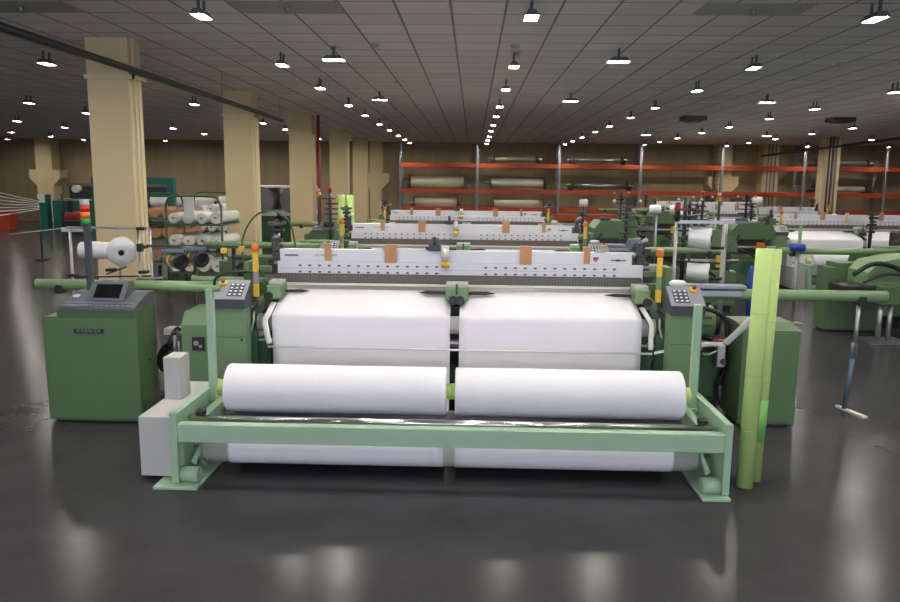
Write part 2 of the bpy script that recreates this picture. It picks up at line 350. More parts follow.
# ------------------------------------------------------------------ the loom (row nearest the camera)
CX = -.15
def make_loom():
    t = thing('weaving_loom', 'green weaving loom nearest the camera, two white webs of cloth over its breast beam', 'loom', (CX, 6.6, 0), 'weaving looms')
    # side frames
    for s in (-1, 1):
        m = MB(); xa = CX + s*1.86; xb = CX + s*2.0
        m.prism([(6.95, 0), (6.95, .75), (7.1, .93), (7.5, 1.0), (8.3, 1.12), (9.3, .95), (9.5, .6), (9.5, 0), (9.2, 0), (9.0, .3), (7.5, .3), (7.3, 0)], min(xa, xb), max(xa, xb), DKGREEN)
        f = m.build('side_frame', t)
        m = MB()
        for k in range(7):
            y = 7.15 + .33*k; m.cyl((xb, y, .5+.1*math.sin(k*2)), (xb+s*.05, y, .5+.1*math.sin(k*2)), .03+.015*(k % 3), OILY, seg=12)
        m.build('bolt_row', f)
    MB().cyl((CX-1.86, 7.05, .86), (CX+1.86, 7.05, .86), .085, ROLLGREY, seg=32).build('breast_roller', t)
    MB().cyl((CX-1.86, 7.2, .66), (CX+1.86, 7.2, .66), .07, STEEL, seg=28).build('take_up_roller', t)
    MB().cyl((CX-1.98, 7.0, .70), (CX+1.98, 7.0, .70), .013, PALE, seg=10).build('tension_rod', t)
    MB().box(CX-1.86, CX+1.86, 7.1, 7.18, .30, .48, DKGREEN, .01).build('cross_beam', t)
    MB().box(CX-1.86, CX+1.86, 7.3, 7.42, .45, .95, OILY).build('inner_casing', t)
    m = MB().box(CX-1.86, CX+1.86, 7.26, 7.40, .93, 1.0, DKGREY).prism([(7.40, 1.02), (7.44, 1.105), (7.54, 1.155), (7.56, 1.02)], CX-1.8, CX+1.8, RACE)
    m.box(CX-1.82, CX+1.82, 7.54, 7.57, 1.155, 1.175, PALE)
    m.build('race_board', t)
    m = MB().box(CX-1.84, CX+1.84, 7.60, 7.63, 1.15, 1.262, REED)
    for i in range(240):
        x = CX - 1.82 + i*3.64/239; m.box(x-.002, x+.002, 7.596, 7.6, 1.16, 1.25, RACE)
    m.build('reed', t)
    # white harness boards
    m = MB()
    m.box(CX-1.81, CX+1.76, 7.70, 7.73, 1.380, 1.500, BOARD, .004)
    m.box(CX-1.83, CX+1.87, 7.675, 7.70, 1.240, 1.380, BOARD, .003)
    m.box(CX-1.79, CX+1.80, 7.73, 7.80, 1.48, 1.500, PALE)
    m.box(CX-1.80, CX+1.60, 7.672, 7.676, 1.305, 1.3085, BOARDLINE)
    for i in range(33):
        x = CX - 1.60 + i*.0995
        if abs(x - CX + .12) < .06 or abs(x-CX-.1) < .16: continue
        for z in (1.272, 1.337):
            m.prism([(x-.018, z), (x-.011, z+.009), (x+.011, z+.009), (x+.018, z), (x+.011, z-.009), (x-.011, z-.009)], 7.671, 7.676, SLOT, 'y')
    m.box(CX-1.76, CX-1.62, 7.695, 7.70, 1.43, 1.445, SLOT).box(CX+1.55, CX+1.7, 7.695, 7.70, 1.42, 1.432, SLOT).box(CX+1.60, CX+1.64, 7.693, 7.70, 1.415, 1.438, SLOT)
    m.box(CX-1.45, CX-1.22, 7.696, 7.70, 1.43, 1.455, GREYBOX)
    bd = m.build('harness_board', t)
    # small red emblem at the right end of the board
    m = MB()
    ex, ez = CX+1.37, 1.425
    for (a, b, c, d) in ((0, 0, .012, .028), (.014, .006, .026, .034), (.028, .0, .040, .028), (.042, .008, .054, .036), (.008, -.012, .044, -.004)):
        m.box(ex+a, ex+c, 7.694, 7.70, ez+b, ez+d, RED)
    m.build('red_emblem', bd)['label'] = 'small red emblem printed on the board'
    for i, (x, w, z) in enumerate(((-1.465, .033, 1.39), (-.825, .06, 1.372), (.54, .06, 1.372), (1.155, .031, 1.39))):
        MB().box(x-w, x+w, 7.668, 7.674, z, 1.555, BROWN).box(x-w, x+w, 7.674, 7.8, 1.545, 1.555, BROWN).build('card_flap', t)
    m = MB().cyl((-.27, 7.65, 1.40), (-.27, 7.65, 1.55), .038, PALE, seg=16).cyl((-.27, 7.65, 1.335), (-.27, 7.65, 1.40), .040, YELLOW, seg=16)
    m.build('yellow_tipped_cylinder', t)
    m = MB().box(-.44, -.32, 7.66, 7.78, 1.50, 1.56, DKGREY, .01).cyl((-.38, 7.7, 1.55), (-.38, 7.7, 1.64), .02, OILY, seg=10).box(-.47, -.44, 7.68, 7.74, 1.51, 1.54, BLACK)
    m.build('middle_sensor', t)
    # heald area behind board
    MB().box(CX-1.8, CX+1.8, 7.95, 8.4, .95, 1.40, OILY).build('heald_frames', t)
    m = MB()
    for i in range(5): m.box(CX-1.8, CX+1.8, 7.96+.09*i, 7.99+.09*i, 1.40, 1.44, STEEL)
    m.build('heald_rails', t)
    m = MB().cyl((CX-1.75, 9.15, .55), (CX+1.75, 9.15, .55), .38, BEAMW, seg=36)
    wb = m.build('warp_beam', t)
    for s in (-1, 1): MB().cyl((CX+s*1.76, 9.15, .55), (CX+s*1.80, 9.15, .55), .45, STEEL, seg=36).build('flange', wb)
    # warp sheet from beam to healds
    MB().prism([(8.4, 1.16), (9.15, .93), (9.15, .945), (8.4, 1.175)], CX-1.72, CX+1.72, BEAMW).build('warp_sheet', t)
    # temples
    def temple(x0, x1, nm):
        m = MB().box(x0, x1, 7.14, 7.40, 1.07, 1.20, TUBEG, .012)
        m.box(x0+.005, x1-.005, 7.2, 7.38, 1.20, 1.235, GREYBOX, .006)
        p = m.build('temple_head', t)
        return p
    p = temple(-.25, -.03, 'c')
    m = MB()
    for x in (-.175, -.105): m.cyl((x, 7.07, 1.085), (x, 7.16, 1.085), .040, BLACK, seg=18).cyl((x, 7.06, 1.085), (x, 7.075, 1.085), .02, DKGREY, seg=14)
    m.build('clamp_knob', p)
    MB().box(-.15, -.13, 7.09, 7.13, 1.14, 1.24, DKGREY).build('lever', p)
    for s, xe in ((-1, -.25), (1, -.03)):
        m = MB().prism([(xe, 1.11), (xe, 1.14), (xe+s*.18, 1.145), (xe+s*.26, 1.125), (xe+s*.16, 1.11)], 7.30, 7.35, BLACK, 'y')
        m.build('temple_arm', p)
    p = temple(-1.955, -1.82, 'l'); MB().cyl((-1.93, 7.07, 1.105), (-1.93, 7.16, 1.105), .036, BLACK, seg=18).build('clamp_knob', p)
    MB().prism([(-1.82, 1.11), (-1.82, 1.135), (-1.66, 1.14), (-1.58, 1.125), (-1.66, 1.11)], 7.31, 7.35, BLACK, 'y').build('temple_arm', p)
    p = temple(1.535, 1.68, 'r'); MB().cyl((1.65, 7.07, 1.095), (1.65, 7.16, 1.095), .036, BLACK, seg=18).build('clamp_knob', p)
    MB().prism([(1.535, 1.11), (1.535, 1.135), (1.38, 1.14), (1.28, 1.125), (1.38, 1.11)], 7.31, 7.35, BLACK, 'y').build('temple_arm', p)
    # rapier guide tubes to both sides
    for s in (-1, 1):
        xi = CX + s*1.95; xo = -4.27 if s < 0 else 3.95
        tb = MB().cyl((xi, 7.3, 1.155), (xo, 7.3, 1.155), .054, TUBEG, seg=28).build('rapier_guide_tube', t)
        m = MB().cyl((xo-s*.01, 7.3, 1.155), (xo+s*.01, 7.3, 1.155), .050, BLACK, seg=20).build('end_cap', tb)
        cx = xo - s*.24
        MB().box(cx-.035, cx+.035, 7.235, 7.365, 1.07, 1.16, BLACK, .008).build('clamp', tb)
        MB().box(xi-s*0 if s > 0 else xi-.32, xi+.32 if s > 0 else xi, 7.22, 7.4, 1.07, 1.2, GREEN, .015).build('tube_mount', tb)
    MB().cyl((CX-2.6, 7.36, 1.22), (CX-1.9, 7.36, 1.22), .03, TUBEG).build('upper_rail', t)
    m = MB().box(1.95, 2.6, 7.22, 7.36, 1.215, 1.25, GUARD, .006).box(2.0, 2.55, 7.2, 7.22, 1.15, 1.20, GUARD)
    m.build('grey_trunking', t)
    # head brackets and rapier gear on both ends
    for s in (-1, 1):
        m = MB(); x = CX + s*1.98
        m.box(x-.05 if s < 0 else x-.02, x+.02 if s < 0 else x+.05, 7.16, 7.40, 1.02, 1.42, GREEN, .01)
        m.box(min(x, x-s*.2), max(x, x-s*.2), 7.34, 7.42, 1.10, 1.24, GREEN, .01)
        m.box(min(x, x-s*.16), max(x, x-s*.16), 7.36, 7.42, 1.30, 1.36, GREEN, .01)
        m.build('end_bracket', t)
        m = MB(); x = CX + s*1.86
        m.box(x-.09, x+.09, 7.75, 7.95, 1.16, 1.40, OILY, .015).cyl((x, 7.74, 1.43), (x, 7.95, 1.43), .045, OILY, seg=16).cyl((x+s*.08, 7.74, 1.25), (x+s*.08, 7.95, 1.25), .055, OILY, seg=16)
        m.box(x-.04, x+.02, 7.72, 7.8, 1.46, 1.60, OILY, .01).cyl((x-.02, 7.72, 1.60), (x+.05, 7.72, 1.64), .022, STEEL, seg=12)
        m.box(x-.02, x+.1, 7.72, 7.76, 1.34, 1.37, STEEL).box(x-.12, x+.02, 7.70, 7.74, 1.20, 1.23, STEEL)
        m.build('weft_cutter_head', t)
        m = MB(); x = CX + s*2.05
        for k in range(6):
            m.box(x-.03-.05*((k*7+3) % 3)/2, x+.04+.04*((k*5) % 3)/2, 8.48, 8.56, 1.38+.06*k, 1.42+.06*k, [BLACK, OILY][k % 2], .005)
        m.cyl((x, 8.55, .9), (x, 8.55, 1.75), .03, BLACK, seg=10).box(x-.1, x+.1, 8.5, 8.56, 1.70, 1.73, OILY)
        m.build('selector_stack', t)
        # yellow emergency bar
        x = -2.035 if s < 0 else 1.738
        m = MB().box(x-.024, x+.024, 7.06, 7.10, 1.34, 1.52, YELLOW, .005).box(x-.022, x+.022, 7.064, 7.1, 1.22, 1.34, PANELG if s < 0 else TUBEG, .004).box(x-.024, x+.024, 7.06, 7.10, 1.10, 1.22, YELLOW, .005)
        b = m.build('trip_bar', t); b['label'] = 'yellow upright bar with orange knob'
        MB().lathe((x, 7.08, 1.52), (0, 0, 1), [(0, .022), (.02, .034), (.05, .036), (.075, .03), (.08, .015)], ORANGE, 16).build('knob', b)
        MB().tube(smooth_path([(x, 7.08, 1.10), (x+.01, 7.05, 1.04), (x+s*.03, 7.02, .97), (x+s*.02, 7.02, .8)]), .012, BLACK, 8).build('cable', b)
    # pedestals with key panels
    for s in (-1, 1):
        x0, x1 = (-2.30, -2.03) if s < 0 else (1.76, 2.04)
        m = MB().box(x0, x1, 6.66, 6.86, .02, 1.06, PEDG, .012).box(x0+.02, x1-.02, 6.70, 6.84, 0, .02, BLACK)
        m.box(x0-.001, x1+.001, 6.657, 6.66, .79, .795, DKGREEN).cyl((x1-.03, 6.65, .77), (x1-.03, 6.66, .77), .012, BLACK, seg=12)
        p = m.build('pedestal', t)
        m = MB().prism([(6.645, 1.055), (6.645, 1.135), (6.86, 1.275), (6.88, 1.275), (6.88, 1.055)], x0-.01, x1+.01, DKGREY)
        hb = m.build('panel_housing', p)
        def on(xx, tt, up=.0):  # a point on the sloping face
            return (xx, 6.645+.215*tt-.546*up, 1.135+.14*tt+.838*up)
        m = MB(); P = [(6.640, 1.135), (6.637, 1.142), (6.857, 1.285), (6.862, 1.276)]
        m.prism(P, x0-.008, x1+.008, PANELG); m.build('face_plate', hb)
        m = MB()
        kx = (x0+x1)/2 + (.045 if s < 0 else -.045)
        for i in range(3):
            for j in range(4):
                a = on(kx+(i-1)*.045, .22+j*.17, .010); m.prism([(a[1]-.018, a[2]-.012), (a[1]-.020, a[2]-.008), (a[1]+.012, a[2]+.013), (a[1]+.014, a[2]+.009)], a[0]-.021, a[0]+.021, DKGREY)
                m.prism([(a[1]-.006, a[2]-.002), (a[1]-.008, a[2]+.002), (a[1]+.006, a[2]+.011), (a[1]+.008, a[2]+.007)], a[0]-.011, a[0]+.011, PAPER)
        m.build('keypad', hb)
        bx = (x0+.045) if s < 0 else (x1-.055); a = on(bx, .80, .012)
        m = MB().lathe(a, (0, -.546, .838), [(0, .036), (.014, .036), (.016, .034)], YELLOW, 20); m.lathe((a[0], a[1]-.007, a[2]+.012), (0, -.546, .838), [(0, .012), (.02, .02), (.028, .018)], RED, 16)
        m.build('stop_button', hb)
        if s > 0:
            MB().lathe((1.78, 6.86, 1.31), (1, .1, 0), [(0, .012), (.02, .028), (.07, .033), (.13, .026), (.15, .01)], STRIP, 16).build('rag', p)
    # left hand gear housing and drive
    m = MB().prism([(6.95, .18), (6.95, .84), (7.05, .95), (7.45, .96), (7.45, .18)], -2.72, -2.34, PEDG)
    m.box(-2.70, -2.36, 7.0, 7.4, .08, .18, BLACK)
    g = m.build('gear_housing', t)
    m = MB().box(-2.62, -2.50, 6.935, 6.95, .60, .73, BLACK, .006).cyl((-2.58, 6.93, .67), (-2.58, 6.936, .67), .025, STEEL, seg=12).cyl((-2.54, 6.93, .64), (-2.54, 6.936, .64), .015, STEEL, seg=12)
    m.build('main_switch', g)
    MB().box(-2.68, -2.38, 7.1, 7.35, 0, .08, OILY).build('foot', g)
    m = MB().cyl((-2.93, 7.25, .42), (-2.93, 7.75, .42), .17, BLACK, seg=24).cyl((-2.93, 7.2, .42), (-2.93, 7.25, .42), .10, OILY, seg=20)
    for k in range(8): m.cyl((-2.93, 7.3+.05*k, .42), (-2.93, 7.32+.05*k, .42), .185, OILY, seg=24)
    m.box(-3.05, -2.8, 7.3, 7.7, 0, .26, OILY).box(-2.97, -2.76, 7.15, 7.3, .70, .76, GREYBOX).box(-2.80, -2.76, 7.05, 7.12, .3, .72, OILY).box(-2.98, -2.75, 7.45, 7.7, .62, .70, OILY).build('drive_motor', t)
    m = MB().tube(smooth_path([(-2.86, 7.12, .52), (-2.88, 7.04, .65), (-2.82, 7.12, .78), (-2.80, 7.25, .62)]), .014, BLACK, 8)
    m.tube(smooth_path([(-2.92, 7.12, .2), (-2.86, 6.99, .35), (-2.84, 7.02, .55), (-2.88, 7.2, .72)]), .01, BLACK, 8)
    m.cyl((-2.83, 7.06, .5), (-2.83, 7.06, .72), .018, STEEL, seg=10).cyl((-2.79, 7.05, .42), (-2.79, 7.05, .66), .012, STEEL, seg=10).cyl((-2.83, 7.06, .72), (-2.83, 7.06, .75), .02, BLACK, seg=10)
    m.box(-2.9, -2.76, 7.05, 7.15, .1, .18, PALE).build('hose_bundle', t)
    # machinery inboard of pedestals, visible beside the cloth
    for s in (-1, 1):
        m = MB(); x = CX + s*1.80
        for k in range(9):
            a = random.uniform(-.05, .05); z = .25 + .065*k
            m.cyl((x+a, 7.02, z), (x+a, 7.12, z), random.uniform(.02, .05), random.choice([DKGREEN, OILY, STEEL, DKGREEN]), seg=12)
        m.box(x-.07, x+.05, 7.04, 7.10, .3, .75, DKGREEN, .01)
        m.build('take_up_gear', t)
        m = MB().tube(smooth_path([(x+s*.10, 7.1, 1.02), (x+s*.12, 7.0, .93), (x+s*.1, 7.02, .8), (x+s*.13, 7.05, .7)]), .016, BLACK, 8)
        m.tube(smooth_path([(x+s*.13, 7.1, 1.0), (x+s*.09, 6.98, .9), (x+s*.13, 6.99, .74)]), .009, PALE, 8)
        m.build('hose', t)
    # right hand motor, casing, filter
    MB().box(2.05, 2.42, 7.66, 7.70, .1, 1.02, BLACK, .005).build('rear_guard', t)  # added black sheet, painted dark to stand for the gloom behind the motor
    m = MB().cyl((2.04, 7.40, .86), (2.34, 7.40, .86), .17, PEDG, seg=28).cyl((2.34, 7.40, .86), (2.40, 7.40, .86), .13, BLACK, seg=28)
    for k in range(14):
        a = 2*PI*k/14; m.box(2.08, 2.30, 7.395+.17*math.cos(a)-.004, 7.405+.17*math.cos(a)+.004, .855+.17*math.sin(a)-.008, .865+.17*math.sin(a)+.008, DKGREEN)
    m.box(2.05, 2.38, 7.22, 7.6, .62, .70, BLACK).build('main_motor', t)
    m = MB().box(2.08, 2.42, 7.2, 7.9, .12, .62, DKGREEN, .05).box(2.1, 2.4, 7.25, 7.8, 0, .12, OILY).build('lower_gear_casing', t)
    m = MB().cyl((2.13, 7.08, .48), (2.13, 7.08, .66), .045, DKGREY, seg=18).cyl((2.13, 7.08, .66), (2.13, 7.08, .70), .05, PALE, seg=18).box(2.05, 2.22, 7.06, 7.12, .70, .74, STEEL).cyl((2.13, 7.08, .45), (2.13, 7.08, .48), .015, STEEL, seg=10)
    m.build('oil_filter', t)
    m = MB().box(2.30, 2.38, 7.02, 7.12, .50, .72, STEEL, .01).box(2.27, 2.42, 7.0, 7.08, .72, .76, RED).cyl((2.36, 7.0, .56), (2.36, 7.02, .56), .03, OILY, seg=12).build('pneumatic_valve', t)
    m = MB().tube(smooth_path([(2.1, 7.3, 1.0), (2.25, 7.12, 1.03), (2.40, 7.14, .92), (2.42, 7.15, .7), (2.40, 7.16, .3)]), .022, BLACK, 10)
    m.tube(smooth_path([(2.2, 7.25, .75), (2.34, 7.1, .72), (2.42, 7.12, .5), (2.36, 7.14, .3), (2.40, 7.15, .1)]), .014, BLACK, 10).tube(smooth_path([(2.1, 7.15, .68), (2.2, 7.04, .62), (2.3, 7.04, .66)]), .012, STEEL, 8)
    m.build('motor_hoses', t)
    return t
loom = make_loom()

# ------------------------------------------------------------------ winding stand (batcher)
def make_stand():
    t = thing('cloth_winding_stand', 'pale green winding stand in the foreground holding the two big white cloth rolls', 'winding stand', (CX, 5.5, 0), 'winding stands')
    for s in (-1, 1):
        xo = CX + s*1.985; xi = CX + s*1.945; xf = CX+s*1.935
        m = MB().prism([(5.16, .03), (5.16, .535), (6.15, .535), (6.15, .32), (6.0, .03)], min(xo, xi), max(xo, xi), MINT)
        m.box(min(xo, xf), max(xo, xf), 5.15, 5.20, .03, .545, MINT, .004).box(min(xo, xf), max(xo, xf), 5.15, 6.15, .53, .545, MINT, .003)
        p = m.build('side_plate', t)
        fo = .12 if s < 0 else .0
        m = MB().box(min(xo-s*.2, xo+s*fo), max(xo-s*.2, xo+s*fo), 5.10, 6.1, 0, .022, MINT, .004)
        for yy in (5.2, 5.9): m.cyl((xo-s*.15, yy, .022), (xo-s*.15, yy, .04), .02, STEEL, seg=8)
        m.build('foot_plate', p)
        m = MB().cyl((xi-s*.14, 5.22, .075), (xi, 5.22, .075), .055, MINT, seg=20); m.cyl((xi-s*.07, 5.3, .14), (xi-s*.07, 5.75, .30), .02, MINT, seg=10).cyl((xi-s*.09, 5.34, .12), (xi-s*.05, 5.34, .12), .03, STEEL, seg=10).cyl((xi-s*.09, 5.5, .2), (xi-s*.05, 5.5, .2), .025, STEEL, seg=10)
        m.build('swing_link', p)
        xr = CX + s*1.85
        m = MB().box(xr-.035, xr+.035, 5.42, 6.15, .40, .45, MINT, .004)
        r = m.build('slide_rail', t)
        m = MB().box(xr-.03, xr+.03, 5.38, 5.45, .46, .50, BLACK, .004).cyl((xr-.035, 5.36, .42), (xr+.035, 5.36, .42), .022, PALE, seg=10)
        if s > 0: m.cyl((xr+.05, 5.3, .42), (xr+.09, 5.3, .42), .025, BLUE, seg=10)
        m.build('bearing', r)
        xp = -2.072 if s < 0 else 1.765
        zt = 1.34 if s < 0 else 1.27
        m = MB().box(xp-.028, xp+.028, 5.88, 5.94, .44, zt, MINT, .006)
        q = m.build('upright_post', t)
        if s < 0: MB().cyl((xp-.22, 5.915, zt-.0), (xp+.08, 5.915, zt-.0), .026, TUBEG, seg=18).build('cross_tube', q)
        m = MB().box(xp-.05, xp+.05, 5.85, 5.98, .42, .445, MINT); m.build('post_base', q)
    MB().box(CX-1.94, CX+1.94, 5.17, 5.25, .332, .466, MINT, .006).build('front_beam', t)
    MB().cyl((CX-1.90, 5.36, .445), (CX+1.90, 5.36, .445), .030, CHROME, seg=24).build('chrome_roller', t)
    MB().cyl((CX-1.88, 5.44, .42), (CX+1.88, 5.44, .42), .024, OILY, seg=20).build('dark_roller', t)
    MB().box(CX-1.78, CX+1.79, 5.48, 5.58, .385, .395, GUARD).build('guard_plate', t)
    for y in (5.62, 5.86): MB().cyl((CX-1.81, y, .33), (CX+1.81, y, .33), .06, GUARD, seg=28).build('drive_roller', t)
    m = MB().cyl((CX-1.84, 5.5, .19), (CX+1.83, 5.5, .19), .115, ROLLGREY, seg=36)
    lr = m.build('lower_roller', t)
    MB().cyl((CX-1.945, 5.5, .19), (CX+1.945, 5.5, .19), .014, CHROME, seg=12).build('axle', lr)
    # grey control enclosures on the left flank
    m = MB().box(-2.415, -2.145, 5.28, 6.28, .03, .482, GREYBOX, .006); m.box(-2.419, -2.415, 5.3, 6.2, .06, .46, GREYBOX)
    g = m.build('drive_enclosure', t); g['label'] = 'low light grey drive enclosure'
    m = MB().box(-2.395, -2.265, 5.72, 5.93, .482, .82, GREYBOX, .006).box(-2.40, -2.395, 5.74, 5.91, .49, .81, GREYBOX, .002)
    g = m.build('upright_grey_box', t); g['label'] = 'small upright light grey box'
    return t
stand = make_stand()

# cloth webs and rolls
def web(x0, x1, label):
    prof = [(7.45, 1.125), (7.30, 1.080), (7.15, 1.028), (7.05, .994), (6.99, .978), (6.96, .968), (6.945, .955), (6.938, .935), (6.935, .90), (6.935, .75), (6.935, .60), (6.935, .45), (6.937, .34), (6.937, .28), (6.9, .12), (6.7, .075), (6.1, .062), (5.6, .066)]
    prof += [(5.5+.119*math.cos(a), .19+.119*math.sin(a)) for a in [math.radians(d) for d in (270, 250, 230, 210, 190, 170, 150, 130, 110, 95)]]
    prof += [(5.53, .32), (5.55, .345)]
    n = len(prof); m = MB(); N = 22; rows = []
    for (y, z) in prof:
        row = []
        for k in range(N+1):
            x = x0 + (x1-x0)*k/N
            if y < 6: x = max(-1.80, min(1.50, x))
            w = .006*math.sin(k*.8+x0*3)*(1 if z < .9 and y > 6.9 else .15)
            if abs(y-5.5) < .13: w = 0
            row.append(m.bm.verts.new((x, y+w, z)))
        rows.append(row)
    fs = [m.bm.faces.new([A[k], A[k+1], B[k+1], B[k]]) for A, B in zip(rows, rows[1:]) for k in range(N)]
    m._tag(fs, WHITE, True)
    o = m.build('cloth_web', None, (0, 6.95, .9)); sd = o.modifiers.new('thickness', 'SOLIDIFY'); sd.thickness = .003; sd.offset = 0
    return tag(o, label, 'cloth', 'cloth webs')
def cloth_roll(x0, x1, c0, c1, label):
    t = thing('cloth_roll', label, 'cloth roll', ((x0+x1)/2, 5.74, .585), 'cloth rolls')
    R = .187
    m = MB().lathe((x0, 5.74, .585), (1, 0, 0), [(-.002, .07), (0, R-.012), (.004, R-.004), (.014, R), ((x1-x0)*.3, R+.001), ((x1-x0)*.6, R-.001), (x1-x0-.014, R), (x1-x0-.004, R-.004), (x1-x0, R-.012), (x1-x0+.002, .07)], WHITE, 64)
    m.build('wound_cloth', t)
    MB().cyl((c0, 5.74, .585), (c1, 5.74, .585), .062, CORE, seg=28).build('core_tube', t)
    return t
webs = [web(-1.855, -.195, 'left-hand white cloth web hanging over the nearest loom\'s breast beam'), web(-.11, 1.57, 'right-hand white cloth web hanging over the nearest loom\'s breast beam')]
rolls = [cloth_roll(-1.885, -.185, -1.965, -.150, 'large white cloth roll on the left half of the foreground stand'), cloth_roll(-.115, 1.618, -.149, 1.69, 'large white cloth roll on the right half of the foreground stand')]

# ------------------------------------------------------------------ control cabinet
def make_cabinet():
    X0, X1 = -3.80, -2.955
    t = thing('control_cabinet', 'large green control cabinet with dark console and screen at far left of the nearest loom', 'control cabinet', (-3.38, 6.75, 0), 'control cabinets')
    m = MB().prism([(X0, .03), (X0, .975), (X0+.13, .975), (X0+.13, 1.045), (X1, 1.045), (X1, .03)], 6.54, 6.92, GREEN, 'y')
    m.box(X0+.04, X1-.04, 6.58, 6.88, 0, .03, BLACK)
    m.build('body', t)
    m = MB().box(X0+.01, X1-.005, 6.532, 6.541, .05, .96, GREEN, .003); d = m.build('door', t)
    m = MB().box(-3.52, -3.25, 6.522, 6.532, .835, .875, BLACK, .003); pl = m.build('name_plate', d)
    cu = bpy.data.curves.new('plate_letters', 'FONT'); cu.body = 'DORNIER'; cu.size = .040; cu.extrude = .001; cu.space_character = 1.35; cu.align_x = 'CENTER'; cu.align_y = 'CENTER'
    to = bpy.data.objects.new('plate_letters', cu); C.objects.link(to); bpy.context.view_layer.update()
    me = bpy.data.meshes.new_from_object(to.evaluated_get(bpy.context.evaluated_depsgraph_get())); bpy.data.objects.remove(to)
    me.transform(Matrix.Translation(Vector((-3.385, 6.5205, .855)) - Vector(t.location)) @ Matrix.Rotation(PI/2, 4, 'X'))
    me.materials.clear(); me.materials.append(PANELG)
    lo = bpy.data.objects.new('plate_letters', me); C.objects.link(lo); lo.parent = pl
    m = MB().cyl((-2.96, 6.75, .55), (-2.945, 6.75, .55), .012, BLACK, seg=10); m.build('side_lock', t)
    # console
    m = MB().prism([(6.51, 1.046), (6.51, 1.07), (6.82, 1.165), (6.94, 1.165), (6.94, 1.046)], -3.63, -2.96, MIDGREY)
    c = m.build('console', t)
    m = MB()
    for i in range(13):
        for j in range(2):
            x = -3.60+.048*i; y = 6.545+.05*j; z = 1.068+.306*(y-6.51)
            m.box(x-.017, x+.017, y-.015, y+.015, z, z+.008, [STEEL, MIDGREY, PANELG][(i*3+j*2) % 3])
    m.build('keys', c)
    MB().box(-3.60, -3.55, 6.70, 6.76, 1.125, 1.146, PAPER).build('sticker', c)
    m = MB().prism([(6.64, 1.10), (6.63, 1.115), (6.76, 1.262), (6.84, 1.262), (6.86, 1.15)], -3.44, -3.10, MIDGREY)
    m.prism([(6.625, 1.115), (6.638, 1.105), (6.775, 1.258), (6.76, 1.266)], -3.44, -3.10, MIDGREY)
    h = m.build('monitor', c)
    MB().prism([(6.638, 1.136), (6.646, 1.132), (6.745, 1.246), (6.738, 1.246)], -3.385, -3.15, SCREEN).build('screen', h)
    # signal tower
    m = MB().box(-3.555, -3.505, 6.87, 6.925, 1.166, 1.77, DKGREY, .004); p = m.build('signal_post', t)
    z = 1.77
    for nm, mt in (('green', GLOWG), ('orange', GLOWO), ('red', GLOWR), ('clear', GLOWW)):
        o = MB().cyl((-3.540, 6.898, z), (-3.540, 6.898, z+.056), .040, mt, seg=20).build('signal_lamp', p); o['label'] = nm + ' signal lamp'; z += .058
    return t
cab = make_cabinet()
def make_end_cabinet():
    t = thing('end_cabinet', 'tall dark green cabinet at the right end of the nearest loom, behind the lime tubes', 'cabinet', (2.6, 7.15, 0), 'end cabinets')
    MB().prism([(6.80, .03), (6.80, .90), (7.0, .945), (7.3, .945), (7.3, .03)], 2.45, 2.96, GREEN).box(2.49, 2.92, 6.85, 7.25, 0, .03, BLACK).build('body', t)
    MB().box(2.47, 2.94, 6.792, 6.80, .05, .88, GREEN, .003).build('door', t)
    return t
ecab = make_end_cabinet()
def make_prop():
    t = thing('tube_support_stand', 'slim steel prop with flat floor foot holding up the right guide tube end', 'support stand', (3.70, 7.34, 0), 'tube supports')
    MB().cyl((3.70, 7.40, .02), (3.70, 7.31, .62), .024, BLUEGREY, seg=16).build('lower_tube', t)
    MB().cyl((3.70, 7.30, .60), (3.70, 7.30, 1.07), .019, STEEL, seg=14).build('upper_tube', t)
    MB().cyl((3.70, 7.315, .55), (3.70, 7.31, .70), .028, BLUEGREY, seg=16).build('collar', t)
    MB().prism([(3.66, 7.50), (3.70, 7.52), (3.80, 7.14), (3.74, 7.12)], 0, .02, PALE, 'z').build('foot', t)
    return t
prop = make_prop()
# ------------------------------------------------------------------ lime cardboard tubes
def lime(x, y, lean, h, label, tape=False):
    t = thing('cardboard_tube', label, 'cardboard tube', (x, y, 0), 'lime tubes')
    d = Vector((lean[0], lean[1], h)).normalized(); R = .060; p = Vector((x, y, .0))
    L = h
    m = MB().lathe(p, d, [(0, R), (L, R), (L+.0005, R-.006), (L-.3, R-.008)], LIME, 32)
    m.build('tube_body', t)
    for z in ((.42, .83, 1.28) if not tape else (.25, .75, 1.2)): MB().cyl(p+d*z, p+d*(z+.005), R+.0012, LIMEJ, seg=32).build('tube_seam', t)
    if tape: MB().cyl(p+d*.30, p+d*.62, R+.0015, LIMED, seg=32).build('tape_band', t)
    return t
lime(2.03, 5.40, (.060, .10), 1.75, 'lime green cardboard tube standing on the floor, front and left of the pair')
lime(2.135, 5.53, (.075, .12), 1.74, 'lime green cardboard tube with brighter green band, behind and right of the pair', True)

